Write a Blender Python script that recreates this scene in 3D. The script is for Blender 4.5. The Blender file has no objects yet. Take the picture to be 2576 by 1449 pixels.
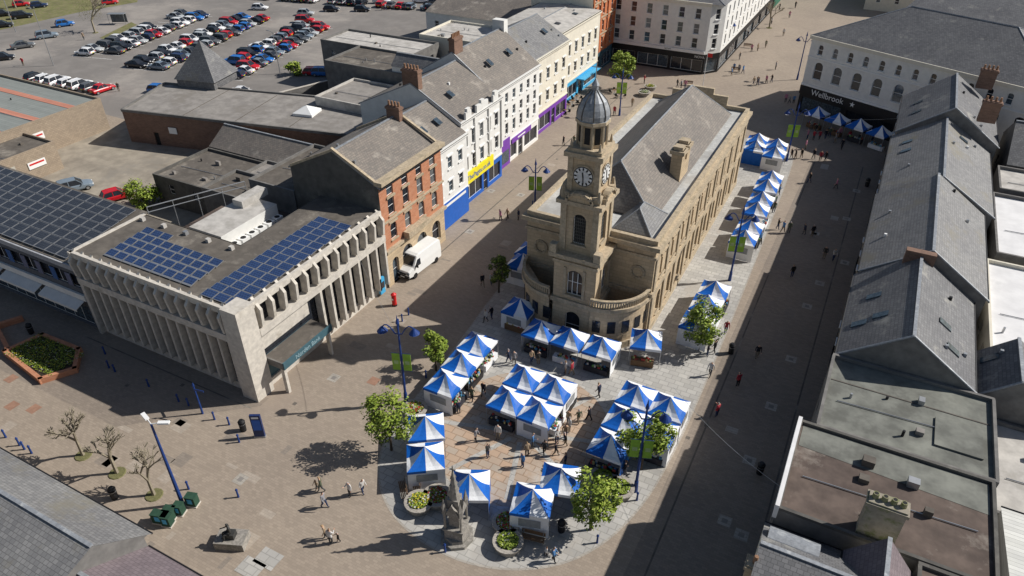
import bpy, math, random
from mathutils import Vector, Matrix
random.seed(7)
# ------------------------------------------------------------------ site survey
# world frame: +Y runs up the shopping street, +X to the right of it, metres.
F=1806.;TH=math.radians(34.5);S,C=math.sin(TH),math.cos(TH);HC=46.;PH=math.radians(27.5);s_,c_=math.sin(PH),math.cos(PH)
def G(u,v,z=0):
    """photogrammetric survey: ray of the aerial photo met with the level plane z"""
    a=(u-1288)/F;b=(v-724)/F;t=(HC-z)/(S+b*C);x,y=a*t,(C-b*S)*t
    return (x*c_-y*s_,x*s_+y*c_)
# ------------------------------------------------------------------ materials
MATS={}
def M(name,col,rough=.85,var=.18,ns=.6,kind=None,bw=.4,bh=.2,mort=.6,col2=None,stain=None,st=.55,metal=0,bump=.2,spec=.3,sscale=.12):
    if name in MATS:return MATS[name]
    m=bpy.data.materials.new(name);m.use_nodes=True;nt=m.node_tree;N=nt.nodes;Lk=nt.links
    bs=N['Principled BSDF'];bs.inputs['Roughness'].default_value=rough;bs.inputs['Metallic'].default_value=metal
    bs.inputs['Specular IOR Level'].default_value=spec
    tc=N.new('ShaderNodeTexCoord');uv=tc.outputs['UV']
    def noise(sc,det=4,r=.6):
        n=N.new('ShaderNodeTexNoise');n.inputs['Scale'].default_value=sc;n.inputs['Detail'].default_value=det;n.inputs['Roughness'].default_value=r
        Lk.new(uv,n.inputs['Vector']);return n.outputs['Fac']
    def mix(f,a,b,mode='MIX'):
        x=N.new('ShaderNodeMix');x.data_type='RGBA';x.blend_type=mode
        if hasattr(f,'links') :Lk.new(f,x.inputs[0])
        else:x.inputs[0].default_value=f
        for i,q in((6,a),(7,b)):
            if isinstance(q,tuple):x.inputs[i].default_value=(*q[:3],1)
            else:Lk.new(q,x.inputs[i])
        return x.outputs[2]
    def ramp(f,lo,hi):
        r=N.new('ShaderNodeMapRange');r.inputs[1].default_value=lo;r.inputs[2].default_value=hi;Lk.new(f,r.inputs[0]);return r.outputs[0]
    c2=col2 or tuple(x*(1-var) for x in col)
    if kind:
        b=N.new('ShaderNodeTexBrick');b.inputs['Scale'].default_value=1;b.inputs['Brick Width'].default_value=bw;b.inputs['Row Height'].default_value=bh
        b.inputs['Mortar Size'].default_value=bh*.06;b.inputs['Color1'].default_value=(*col,1);b.inputs['Color2'].default_value=(*c2,1)
        b.inputs['Mortar'].default_value=(*[x*mort for x in col],1);b.inputs['Bias'].default_value=0;Lk.new(uv,b.inputs['Vector']);base=b.outputs['Color']
    else: base=mix(ramp(noise(ns*4,3),.35,.65),col,c2)
    base=mix(ramp(noise(ns,6,.65),.3,.7),base,mix(1.0,base,(1-var,1-var,1-var*.9),'MULTIPLY'))
    if stain: base=mix(ramp(noise(sscale,8,.7),st,st+.12),base,stain)
    Lk.new(base,bs.inputs['Base Color'])
    if bump:
        bp=N.new('ShaderNodeBump');bp.inputs['Strength'].default_value=bump;bp.inputs['Distance'].default_value=.03
        Lk.new(noise(6,4),bp.inputs['Height']);Lk.new(bp.outputs[0],bs.inputs['Normal'])
    MATS[name]=m;return m
pav=M('street_pavers',(.385,.318,.25),kind=1,bw=.42,bh=.21,mort=.75,var=.17,ns=.12,stain=(.3,.245,.198),st=.55,sscale=.05)
pavR=M('road_pavers',(.31,.258,.208),kind=1,bw=.42,bh=.21,mort=.75,var=.18,ns=.12,stain=(.235,.2,.165),st=.55,sscale=.07)
slab=M('granite_slabs',(.54,.52,.475),kind=1,bw=.9,bh=.6,mort=.65,var=.22,ns=.2,stain=(.4,.365,.32),st=.55)
pink=M('pink_slabs',(.53,.375,.26),kind=1,bw=1.1,bh=.7,mort=.65,col2=(.45,.385,.31),var=.2,ns=.3,stain=(.5,.46,.41),st=.54,sscale=.2)
slabk=M('kerb_stone',(.47,.43,.37),kind=1,bw=.9,bh=.3)
asph=M('asphalt',(.255,.235,.215),var=.18,ns=.05,stain=(.32,.29,.26),st=.5,sscale=.05)
asph2=M('yard_concrete',(.41,.36,.285),var=.28,ns=.1,stain=(.26,.235,.2),st=.52)
grass=M('grass',(.17,.19,.06),var=.4,ns=.3,col2=(.28,.24,.13),rough=.95)
white=M('white_render',(.8,.79,.75),var=.08,ns=.3,stain=(.66,.64,.58),st=.62)
cream=M('cream_render',(.76,.71,.59),var=.08,ns=.3,stain=(.58,.54,.46),st=.6)
paint=M('white_paint',(.82,.82,.8),var=.03,rough=.6,bump=0)
grey=M('grey_render',(.23,.22,.205),var=.25,ns=.25,stain=(.13,.125,.115),st=.52)
dkgrey=M('dark_render',(.135,.128,.115),var=.25,ns=.25,stain=(.2,.19,.165),st=.55,sscale=.2)
conc=M('board_concrete',(.68,.63,.55),var=.18,ns=.5,stain=(.38,.34,.28),st=.57,sscale=.35)
brick=M('red_brick',(.47,.2,.11),kind=1,bw=.45,bh=.15,mort=1.3,col2=(.55,.27,.16),var=.18)
obrick=M('orange_brick',(.62,.21,.09),kind=1,bw=.45,bh=.15,mort=1.1,var=.2)
dbrick=M('old_brick',(.26,.16,.115),kind=1,bw=.45,bh=.15,mort=1.2,var=.25)
slate=M('slate',(.215,.213,.213),kind=1,bw=.35,bh=.28,mort=.45,col2=(.15,.15,.152),var=.3,ns=.2,stain=(.31,.3,.27),st=.57,rough=.6,sscale=.3)
slate2=M('slate_pale',(.29,.285,.275),kind=1,bw=.35,bh=.28,mort=.45,col2=(.21,.208,.205),var=.3,ns=.18,stain=(.2,.185,.15),st=.53,rough=.6,sscale=.22)
slateb=M('slate_brown',(.27,.235,.2),kind=1,bw=.35,bh=.28,mort=.5,col2=(.2,.182,.16),var=.28,ns=.2,stain=(.36,.325,.28),st=.56,rough=.7,sscale=.3)
slatep=M('slate_purple',(.22,.18,.19),kind=1,bw=.35,bh=.28,mort=.55,var=.2,rough=.7)
felt=M('roof_felt',(.165,.145,.122),var=.3,ns=.2,stain=(.28,.25,.21),st=.53,sscale=.2)
feltg=M('roof_felt_green',(.25,.255,.22),var=.35,ns=.15,stain=(.12,.12,.105),st=.5,sscale=.15)
feltb=M('roof_felt_brown',(.17,.128,.105),var=.35,ns=.15,stain=(.28,.245,.21),st=.56,sscale=.2)
pale=M('pale_roof',(.6,.57,.52),var=.22,ns=.2,stain=(.36,.34,.3),st=.54,sscale=.2)
greyr=M('mid_roof',(.34,.315,.285),var=.25,ns=.15,stain=(.22,.2,.175),st=.52,sscale=.15)
wroof=M('white_roof',(.8,.79,.78),var=.1,ns=.15,stain=(.58,.58,.57),st=.58,sscale=.12)
corr=M('sheet_roof',(.28,.3,.28),kind=1,bw=30,bh=.5,mort=.7,var=.15)
corro=M('sheet_roof_orange',(.6,.26,.18),kind=1,bw=30,bh=.5,mort=.7,var=.15)
sand=M('sandstone',(.62,.485,.315),kind=1,bw=.8,bh=.38,mort=.7,col2=(.51,.395,.26),var=.2,ns=.4,stain=(.31,.255,.175),st=.58,sscale=.3)
sand2=M('sandstone_trim',(.58,.475,.33),var=.25,ns=.8,stain=(.27,.23,.155),st=.54,sscale=.6)
lead=M('lead',(.38,.4,.42),var=.25,ns=1,rough=.5,metal=.2,stain=(.55,.56,.55),st=.55,sscale=.8)
glass=M('window_glass',(.03,.035,.045),rough=.12,var=.3,spec=.6,bump=0)
glassb=M('window_blind',(.2,.21,.21),rough=.2,var=.3,spec=.6,bump=0)
glasst=M('window_bright',(.1,.14,.17),rough=.1,var=.5,ns=.8,spec=.7,bump=0)
black=M('black_paint',(.018,.018,.02),rough=.5,var=.1,bump=0)
dark=M('dark_void',(.03,.03,.03),var=.2,bump=0)
blue=M('lamp_blue',(.02,.06,.24),rough=.45,var=.2,bump=0)
lime=M('banner_green',(.38,.62,.07),rough=.7,var=.15,bump=0)
red=M('post_red',(.65,.02,.02),rough=.4,var=.1,bump=0)
yellow=M('sign_yellow',(.88,.75,.03),rough=.5,var=.05,bump=0)
sblue=M('shop_blue',(.025,.13,.52),rough=.5,var=.1,bump=0)
lblue=M('shop_light_blue',(.07,.42,.72),rough=.5,var=.1,bump=0)
purple=M('shop_purple',(.2,.06,.4),rough=.5,var=.1,bump=0)
teal=M('sign_teal',(.06,.13,.16),rough=.5,var=.1,bump=0)
tealt=M('sign_lettering',(.35,.5,.55),bump=0)
tblue=M('tent_blue',(.006,.125,.52),rough=.5,var=.12,ns=1.5,bump=.5)
twhite=M('tent_white',(.86,.87,.88),rough=.6,var=.05,ns=1.5,bump=.5)
metal=M('steel',(.45,.46,.47),rough=.4,metal=.6,var=.1,bump=0)
pvc=M('solar_cell',(.03,.055,.13),rough=.15,kind=1,bw=.27,bh=.26,mort=2.2,var=.2,spec=.6,bump=0)
pvd=M('solar_cell_dark',(.04,.045,.055),rough=.15,kind=1,bw=.27,bh=.26,mort=1.8,var=.2,spec=.6,bump=0)
bark=M('bark',(.13,.1,.07),var=.4,ns=5)
moss=M('moss',(.24,.23,.1),var=.4,ns=5)
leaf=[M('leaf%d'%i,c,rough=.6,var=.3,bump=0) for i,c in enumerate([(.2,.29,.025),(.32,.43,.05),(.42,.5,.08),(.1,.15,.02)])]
bloom=[M('flower%d'%i,c,var=.2,bump=0) for i,c in enumerate([(.5,.03,.05),(.75,.6,.05),(.7,.68,.65),(.5,.12,.25)])]
stoneg=M('grey_stone',(.42,.39,.34),var=.35,ns=1.5,stain=(.2,.19,.165),st=.5,sscale=1)
bronze=M('bronze',(.08,.08,.075),rough=.5,metal=.3,var=.3)
soil=M('soil',(.06,.045,.03),var=.4)
wood=M('wood',(.25,.15,.08),var=.3,ns=3)
# ------------------------------------------------------------------ mesh batch
def V(*a):return Vector(a)
class MB:
    def __init__(s,name,loc=(0,0),rot=0,z=0):
        s.name=name;s.loc=Vector((loc[0],loc[1],z));s.rot=rot;s.parts={};s.txt=[]
    def f(s,part,mat,pts):
        s.parts.setdefault(part,[]).append((mat,[Vector(p) for p in pts]))
    def box(s,part,mat,x0,x1,y0,y1,z0,z1,top=None,bottom=False):
        if x0>x1:x0,x1=x1,x0
        if y0>y1:y0,y1=y1,y0
        a,b,c,d=(x0,y0),(x1,y0),(x1,y1),(x0,y1)
        for p,q in((a,b),(b,c),(c,d),(d,a)):s.f(part,mat,[(*p,z0),(*q,z0),(*q,z1),(*p,z1)])
        s.f(part,top or mat,[(*a,z1),(*b,z1),(*c,z1),(*d,z1)])
        if bottom:s.f(part,mat,[(*d,z0),(*c,z0),(*b,z0),(*a,z0)])
    def prism(s,part,mat,poly,z0,z1,top=None):
        n=len(poly)
        for i in range(n):
            p,q=poly[i],poly[(i+1)%n];s.f(part,mat,[(*p,z0),(*q,z0),(*q,z1),(*p,z1)])
        s.f(part,top or mat,[(*p,z1) for p in poly])
    def obox(s,part,mat,c,ux,uy,uz):
        c=Vector(c);ux,uy,uz=Vector(ux),Vector(uy),Vector(uz)
        P=lambda i,j,k:c+ux*i+uy*j+uz*k
        for q in (((-1,-1,-1),(1,-1,-1),(1,-1,1),(-1,-1,1)),((1,-1,-1),(1,1,-1),(1,1,1),(1,-1,1)),((1,1,-1),(-1,1,-1),(-1,1,1),(1,1,1)),((-1,1,-1),(-1,-1,-1),(-1,-1,1),(-1,1,1)),((-1,-1,1),(1,-1,1),(1,1,1),(-1,1,1)),((-1,1,-1),(1,1,-1),(1,-1,-1),(-1,-1,-1))):
            s.f(part,mat,[P(*t) for t in q])
    def cyl(s,part,mat,c,r0,r1,z0,z1,n=12,a0=0,a1=2*math.pi,cap=True,ph=0):
        full=abs(a1-a0-2*math.pi)<1e-6
        A=[a0+(a1-a0)*i/n+ph for i in range(n+1)]
        for i in range(n):
            p=[(c[0]+r*math.cos(t),c[1]+r*math.sin(t),z) for r,t,z in((r0,A[i],z0),(r0,A[i+1],z0),(r1,A[i+1],z1),(r1,A[i],z1))]
            if r1<1e-4:p=p[:3]
            s.f(part,mat,p)
        if cap and r1>1e-4:
            pts=[(c[0]+r1*math.cos(t),c[1]+r1*math.sin(t),z1) for t in (A[:-1] if full else A)]
            s.f(part,mat,pts)
    def tube(s,part,mat,p,q,r0,r1=None,n=6):
        r1=r0 if r1 is None else r1;p,q=Vector(p),Vector(q);d=(q-p)
        if d.length<1e-5:return
        d.normalize();u=d.orthogonal().normalized();w=d.cross(u)
        R=[u*math.cos(2*math.pi*i/n)+w*math.sin(2*math.pi*i/n) for i in range(n)]
        for i in range(n):
            j=(i+1)%n;s.f(part,mat,[p+R[i]*r0,p+R[j]*r0,q+R[j]*r1,q+R[i]*r1])
        s.f(part,mat,[q+x*r1 for x in R])
    def wall(s,part,mat,p0,p1,z0,z1,ops=(),depth=.2,frame=None,sill=None,gl=None,mull=True):
        p0,p1=Vector(p0),Vector(p1);d=p1-p0;L=d.length;d/=L;n=Vector((d.y,-d.x))
        def P(u,z,o=0):
            q=p0+d*u-n*o;return (q.x,q.y,z)
        xs=sorted({0,L,*[round(o[0],4) for o in ops],*[round(o[1],4) for o in ops]});zs=sorted({z0,z1,*[round(o[2],4) for o in ops],*[round(o[3],4) for o in ops]})
        for j in range(len(zs)-1):
            run=None
            for i in range(len(xs)):
                solid=False
                if i<len(xs)-1:
                    cx,cz=(xs[i]+xs[i+1])/2,(zs[j]+zs[j+1])/2
                    solid=not any(o[0]<cx<o[1] and o[2]<cz<o[3] for o in ops)
                if solid and run is None:run=xs[i]
                if not solid and run is not None:
                    s.f(part,mat,[P(run,zs[j]),P(xs[i],zs[j]),P(xs[i],zs[j+1]),P(run,zs[j+1])]);run=None
        fr=frame or paint
        for o in ops:
            a,b,c,e=o[:4];st=o[4] if len(o)>4 else ''
            D=depth if 'blind' not in st else .16
            for q in(([P(a,c),P(b,c),P(b,c,D),P(a,c,D)]),([P(a,e,D),P(b,e,D),P(b,e),P(a,e)]),([P(a,c),P(a,c,D),P(a,e,D),P(a,e)]),([P(b,c,D),P(b,c),P(b,e),P(b,e,D)])):s.f(part,mat,q)
            g=gl or random.choice([glass,glass,glass,glassb,glasst])
            if st=='shop':g=random.choice([glass,glasst,glass])
            if st=='void':g=dark
            if 'blind' in st:g=sand2
            s.f('windows',g,[P(a,c,D),P(b,c,D),P(b,e,D),P(a,e,D)])
            if st!='void' and 'blind' not in st:
                t=.07
                def bar(u0,u1,w0,w1):
                    s.f('window_frames',fr,[P(u0,w0,D-.05),P(u1,w0,D-.05),P(u1,w1,D-.05),P(u0,w1,D-.05)])
                bar(a,a+t,c,e);bar(b-t,b,c,e);bar(a+t,b-t,c,c+t);bar(a+t,b-t,e-t,e)
                if mull:
                    m=(c+e)/2
                    if st=='shop':
                        k=max(1,int((b-a)/1.6))
                        for i in range(1,k):x=a+(b-a)*i/k;bar(x-.04,x+.04,c+t,e-t)
                    else:
                        bar(a+t,b-t,m-.035,m+.035)
            if 'arch' in st:
                r=(b-a)/2;cx=(a+b)/2;zc=e-r
                for sg in(-1,1):
                    pts=[P(cx+sg*r,e)]+[P(cx+sg*r*math.cos(k*math.pi/12),zc+r*math.sin(k*math.pi/12)) for k in range(0,7)]
                    s.f(part,mat,pts)
            if sill and c>.5:
                q=Vector(P((a+b)/2,c-.07,-.06));s.obox('sills',sill,q,Vector((*d,0))*((b-a)/2+.1),Vector((*n,0))*.1,V(0,0,.07))
            if 'hood' in st and sill:
                q=Vector(P((a+b)/2,e+.13,-.05));s.obox('sills',sill,q,Vector((*d,0))*((b-a)/2+.18),Vector((*n,0))*.1,V(0,0,.1))
    def row(s,L,n,w,za,zb,m=.8,st=''):
        step=(L-2*m)/n;return [(m+step*(i+.5)-w/2,m+step*(i+.5)+w/2,za,zb,st) for i in range(n)]
    def gable(s,mat,wmat,x0,x1,y0,y1,ze,zr,axis='y',ov=.25,rx=None,part='roof',cope=True,clut=True):
        if axis=='y':
            r=rx if rx is not None else (x0+x1)/2
            k1=(zr-ze)/(r-x0);k2=(zr-ze)/(x1-r)
            s.f(part,mat,[(x0-ov,y1+.02,ze-ov*k1),(x0-ov,y0-.02,ze-ov*k1),(r,y0-.02,zr),(r,y1+.02,zr)])
            s.f(part,mat,[(x1+ov,y0-.02,ze-ov*k2),(x1+ov,y1+.02,ze-ov*k2),(r,y1+.02,zr),(r,y0-.02,zr)])
            for y in(y0,y1):s.f('gable_walls',wmat,[(x0,y,ze),(x1,y,ze),(r,y,zr-.02)])
            s.obox('ridge',lead,(r,(y0+y1)/2,zr+.03),(.12,0,0),(0,(y1-y0)/2,0),(0,0,.05))
            s.tube('gutter',black,(x1+ov,y0,ze-ov*k2),(x1+ov,y1,ze-ov*k2),.07)
            s.tube('gutter',black,(x0-ov,y0,ze-ov*k1),(x0-ov,y1,ze-ov*k1),.07)
            if cope:
                for y in(y0+.08,):
                    s.tube('coping',lead,(x0-ov,y,ze-ov*k1+.05),(r,y,zr+.06),.11,None,4);s.tube('coping',lead,(x1+ov,y,ze-ov*k2+.05),(r,y,zr+.06),.11,None,4)
            if clut:
                for i in range(int((y1-y0)/4)):
                    t=random.uniform(.15,.85);y=random.uniform(y0+.8,y1-.8);z=ze+(zr-ze)*t
                    for X0 in ((x0+(r-x0)*t,) if random.random()<.5 else (x1-(x1-r)*t,)):
                        s.box('roof_vents',random.choice([paint,metal,black,lead]),X0-.12,X0+.12,y-.12,y+.12,z-.2,z+.28)
        else:
            r=rx if rx is not None else (y0+y1)/2
            k1=(zr-ze)/(r-y0);k2=(zr-ze)/(y1-r)
            s.f(part,mat,[(x0-.02,y0-ov,ze-ov*k1),(x1+.02,y0-ov,ze-ov*k1),(x1+.02,r,zr),(x0-.02,r,zr)])
            s.f(part,mat,[(x1+.02,y1+ov,ze-ov*k2),(x0-.02,y1+ov,ze-ov*k2),(x0-.02,r,zr),(x1+.02,r,zr)])
            for x in(x0,x1):s.f('gable_walls',wmat,[(x,y0,ze),(x,y1,ze),(x,r,zr-.02)])
            s.obox('ridge',lead,((x0+x1)/2,r,zr+.03),((x1-x0)/2,0,0),(0,.12,0),(0,0,.05))
            s.tube('gutter',black,(x0,y1+ov,ze-ov*k2),(x1,y1+ov,ze-ov*k2),.07)
    def hip(s,mat,x0,x1,y0,y1,ze,zr,ov=.3,inset=None,part='roof'):
        x0-=ov;x1+=ov;y0-=ov;y1+=ov
        if (x1-x0)>(y1-y0):
            h=inset or (y1-y0)/2;m=(y0+y1)/2;A=(x0+h,m,zr);B=(x1-h,m,zr)
            s.f(part,mat,[(x0,y0,ze),(x1,y0,ze),B,A]);s.f(part,mat,[(x1,y1,ze),(x0,y1,ze),A,B]);s.f(part,mat,[(x0,y1,ze),(x0,y0,ze),A]);s.f(part,mat,[(x1,y0,ze),(x1,y1,ze),B])
        else:
            h=inset or (x1-x0)/2;m=(x0+x1)/2;A=(m,y0+h,zr);B=(m,y1-h,zr)
            s.f(part,mat,[(x0,y1,ze),(x0,y0,ze),A,B]);s.f(part,mat,[(x1,y0,ze),(x1,y1,ze),B,A]);s.f(part,mat,[(x0,y0,ze),(x1,y0,ze),A]);s.f(part,mat,[(x1,y1,ze),(x0,y1,ze),B])
        s.tube('ridge',lead,A,B,.1)
        for P_,Q_ in (((x0,y0,ze),A),((x1,y1,ze),B)):s.tube('ridge',lead,P_,Q_,.08)
        for P_,Q_ in (((x0,y1,ze),A if (x1-x0)>(y1-y0) else B),((x1,y0,ze),B if (x1-x0)>(y1-y0) else A)):s.tube('ridge',lead,P_,Q_,.08)
    def chimney(s,x,y,z0,z1,wx=.8,wy=1.6,mat=None,pots=4):
        m=mat or dbrick
        s.box('chimney',m,x-wx/2,x+wx/2,y-wy/2,y+wy/2,z0,z1);s.box('chimney',m,x-wx/2-.1,x+wx/2+.1,y-wy/2-.1,y+wy/2+.1,z1-.35,z1-.1,bottom=True)
        for i in range(pots):
            t=(i+.5)/pots
            px,py=(x,y-wy/2+wy*t) if wy>wx else (x-wx/2+wx*t,y)
            s.cyl('chimney_pots',M('terracotta',(.35,.2,.12)),(px,py),.15,.12,z1,z1+.55,8)
    def text(s,body,loc,rot,size,mat,ex=.01):
        s.txt.append((body,loc,rot,size,mat,ex))
    def mesh(s,name,faces):
        vs=[];fs=[];mi=[];uv=[];mats=[]
        for m,p in faces:
            if m not in mats:mats.append(m)
            b=len(vs);vs+=[tuple(q) for q in p];fs.append(tuple(range(b,b+len(p))));mi.append(mats.index(m))
            n=Vector((0,0,0))
            for i in range(1,len(p)-1):n+=(p[i]-p[0]).cross(p[i+1]-p[0])
            n=n.normalized() if n.length>1e-9 else V(0,0,1)
            h=V(0,0,1).cross(n) if abs(n.z)<.995 else V(1,0,0)
            h.normalize();w=n.cross(h)
            o=s.loc
            for q in p:
                g=q+o;uv+=[g.dot(h),g.dot(w)]
        me=bpy.data.meshes.new(name);me.from_pydata(vs,[],fs)
        for m in mats:me.materials.append(m)
        me.polygons.foreach_set('material_index',mi)
        l=me.uv_layers.new(name='UVMap');l.data.foreach_set('uv',uv);me.update();return me
    def done(s,single=False):
        if single:
            al=[x for p in s.parts.values() for x in p];o=bpy.data.objects.new(s.name,s.mesh(s.name,al))
            o.location=s.loc;o.rotation_euler=(0,0,s.rot);bpy.context.collection.objects.link(o);return o
        e=bpy.data.objects.new(s.name,None);e.location=s.loc;e.rotation_euler=(0,0,s.rot);e.empty_display_size=.5;bpy.context.collection.objects.link(e)
        for k,p in s.parts.items():
            o=bpy.data.objects.new(k,s.mesh(k,p));o.parent=e;bpy.context.collection.objects.link(o)
        for body,loc,rot,size,mat,ex in s.txt:
            cu=bpy.data.curves.new('lettering','FONT');cu.body=body;cu.size=size;cu.extrude=ex;cu.align_x='CENTER';cu.align_y='CENTER';cu.materials.append(mat)
            o=bpy.data.objects.new('lettering',cu);o.location=loc;o.rotation_euler=rot;o.parent=e;bpy.context.collection.objects.link(o)
        return e
H90=math.pi/2
def inst(name,me,loc,rot=0,sc=1,cols=None):
    o=bpy.data.objects.new(name,me);o.location=loc;o.rotation_euler=(0,0,rot);o.scale=(sc,)*3 if not isinstance(sc,tuple) else sc
    bpy.context.collection.objects.link(o)
    if cols:
        for i,m in cols.items():o.material_slots[i].link='OBJECT';o.material_slots[i].material=m
    return o
# ------------------------------------------------------------------ ground
def sheet(name,mat,poly,z):
    b=MB(name);b.f('s',mat,[(x,y,z) for x,y in poly]);return b.done(True)
def chaikin(p,n=2):
    for _ in range(n):
        q=[]
        for i in range(len(p)):
            a,b=p[i],p[(i+1)%len(p)];q+=[(a[0]*.75+b[0]*.25,a[1]*.75+b[1]*.25),(a[0]*.25+b[0]*.75,a[1]*.25+b[1]*.75)]
        p=q
    return p
sheet('ground',pav,[(-900,-300),(700,-300),(700,1200),(-900,1200)],0)
sheet('car_park',asph,[(-330,76),(-112,74),(-97,82),(-92,104),(-100,112),(-82,118),(-84,330),(-330,330)],.004)
sheet('service_yard',asph2,[(-112,44),(-66,44),(-66,74),(-100,68),(-108,80),(-112,80)],.008)
sheet('road',pavR,[(-7.2,20),(3.5,20),(3.5,135),(-6.2,118)],.004)
isl=[(-32.2,58.2),(-31.3,50.4),(-30.6,41.8),(-30.3,34.9),(-28.8,31.1),(-26.4,28.6),(-23.6,27.1),(-19.6,26.4),(-16.2,26.9),(-13.3,28.2),(-10.8,30.3),(-9,33.5),(-7.9,37.7),(-7.5,41.9),(-7.3,49.1),(-7.5,65.1),(-7.9,83.6),(-8.4,104.1),(-9.1,113),(-16,116),(-31,110),(-32.5,90)]
islc=chaikin(isl)
cx,cy=-19.7,60
sheet('island_kerb_edge',slabk,[(cx+(x-cx)*1.012,cy+(y-cy)*1.005) for x,y in islc],.008)
sheet('island_pavement',slab,islc,.012)
sheet('plaza_paving',pink,[(-19.8+7.6*math.cos(t*.26),40+8.2*math.sin(t*.26)) for t in range(24)],.016)
b=MB('plaza_bands')
for k in range(8):
    t=k*math.pi/4+.3;d=V(math.cos(t),math.sin(t));n=V(-d.y,d.x)*.22;p=V(-19.8,40)+d*1.2;q=V(-19.8,40)+d*7.4;b.f('s',slab,[(*(p-n),.02),(*(q-n),.02),(*(q+n),.02),(*(p+n),.02)])
b.done(True)
b=MB('paving_repairs')
pr1=M('paver_repair_dark',(.3,.255,.21),kind=1,bw=.42,bh=.21,mort=.75,var=.15);pr2=M('paver_repair_pale',(.44,.375,.305),kind=1,bw=.42,bh=.21,mort=.75,var=.15)
rnd=random.Random(3)
for i in range(46):
    x=rnd.uniform(-62,-33);y=rnd.uniform(16,31) if rnd.random()<.45 else rnd.uniform(32,125)
    if y>31:x=rnd.uniform(-42,-33)
    w1,w2=rnd.uniform(.4,1.8),rnd.uniform(.3,1.4);b.f('s',rnd.choice([pr1,pr2]),[(x,y,.0015),(x+w1,y,.0015),(x+w1,y+w2,.0015),(x,y+w2,.0015)])
for i in range(20):
    x=rnd.uniform(-6.5,1.2);y=rnd.uniform(24,115);w1,w2=rnd.uniform(.4,1.2),rnd.uniform(.4,2);b.f('s',rnd.choice([pr1,slabk]),[(x,y,.0062),(x+w1,y,.0062),(x+w1,y+w2,.0062),(x,y+w2,.0062)]) if i%3 else None
b.done(True)
b=MB('paving_inset')
for u,v in [(840,950),(605,1205),(675,1400),(1182,582),(1990,903),(1940,1022),(1885,1158),(2030,770),(1823,1310),(2130,550),(2062,712),(1310,490),(1235,480),(2125,660),(1865,1345),(2155,480)]:
    x,y=G(u,v);b.f('s',slabk,[(x-.5,y-.5,.012),(x+.5,y-.5,.012),(x+.5,y+.5,.012),(x-.5,y+.5,.012)]);b.f('s',asph,[(x-.22,y-.22,.016),(x+.22,y-.22,.016),(x+.22,y+.22,.016),(x-.22,y+.22,.016)])
for u,v in [(28,952),(85,1028),(30,1020),(940,958)]:
    x,y=G(u,v);b.f('s',M('terracotta_paver',(.38,.22,.15)),[(x-.5,y-.5,.012),(x+.5,y-.5,.012),(x+.5,y+.5,.012),(x-.5,y+.5,.012)])
for u,v in [(675,1405),(630,1428)]:
    x,y=G(u,v);b.f('s',slab,[(x-.9,y-.7,.02),(x+.9,y-.7,.02),(x+.9,y+.7,.02),(x-.9,y+.7,.02)])
for i in range(40):
    x=random.uniform(-60,2);y=random.uniform(20,110)
    if (-66<x<-43 and y>32) or (-33<x<-7):continue
    b.f('s',felt,[(x-.18,y-.18,.011),(x+.18,y-.18,.011),(x+.18,y+.18,.011),(x-.18,y+.18,.011)])
b.done(True)
b=MB('paving_bands')
b.f('s',felt,[(-42.2,55,.003),(-42.05,55,.003),(-42.05,130,.003),(-42.2,130,.003)])
b.f('s',felt,[(-66,31.2,.005),(-43,31.2,.005),(-43,31.35,.005),(-66,31.35,.005)])
for x in(.9,-5.8):b.f('s',felt,[(x,22,.0075),(x+.15,22,.0075),(x+.15,112,.0075),(x,112,.0075)])
b.done(True)
sheet('shop_front_pavement',pavR,[(-110,24),(-52,24),(-42.5,31.9),(-42.5,33),(-110,33)],.0035)
sheet('grass_verge',grass,[G(0,75),G(90,55),G(200,30),G(345,5),G(360,-40),G(200,-60),G(-150,-20),G(-100,90)],.012)
sheet('verge',grass,[G(250,95),G(330,55),G(345,62),G(270,100)],.012)
def rowdir(k=0):return V(-.225,.974),V(.974,.225)
blocks=[((-150.2,96),37,'a'),((-133.4,95.4),44,'b'),((-115.6,98.6),41,'c')]
b=MB('parking_bay_markings')
D,E=rowdir()
for (sx,sy),Ln,_ in blocks:
    n=int(Ln/2.6)
    for i in range(n+1):
        p=V(sx,sy)+D*(i*2.6-1.3)
        for sg in(-1,1):
            a=p+E*.1*sg;c=p+E*5*sg;w=D*.06
            b.f('s',paint,[(*(a-w),.009),(*(c-w),.009),(*(c+w),.009),(*(a+w),.009)])
for (x0,y0,n) in((-98,47,5),):
    for i in range(n+1):b.f('s',yellow,[(x0+i*2.6,y0,.012),(x0+i*2.6+.1,y0,.012),(x0+i*2.6+1.5,y0+4.6,.012),(x0+i*2.6+1.4,y0+4.6,.012)])
b.done(True)
# ------------------------------------------------------------------ BANK
b=MB('bank_building',(-65,32.5))
Wd,Dp=21.8,20.5
b.box('glass_core',glass,.6,Wd-.6,.6,8.4,.8,9.2);b.box('glass_core',glass,14,Wd-.6,8.4,Dp-.05,.8,9.2)
b.box('plinth',conc,.3,Wd-.3,.3,8.6,0,.8);b.box('plinth',conc,14,Wd-.3,8.6,Dp,0,.8)
rf=9.75
b.f('roof',felt,[(0,0,rf),(Wd,0,rf),(Wd,Dp,rf),(13.8,Dp,rf),(13.8,8.6,rf),(0,8.6,rf)])
b.box('wall_back',dkgrey,0,13.8,8.5,8.62,0,rf);b.box('wall_back',dkgrey,13.7,13.82,8.6,Dp,0,rf)
def fin_up(q,d):
    r=[(p[0]+d[0],p[1]+d[1],p[2]) for p in q]
    b.f('upper_fins',conc,q);b.f('upper_fins',conc,r[::-1])
    for k in range(4):b.f('upper_fins',conc,[q[k],r[k],r[(k+1)%4],q[(k+1)%4]])
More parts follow.
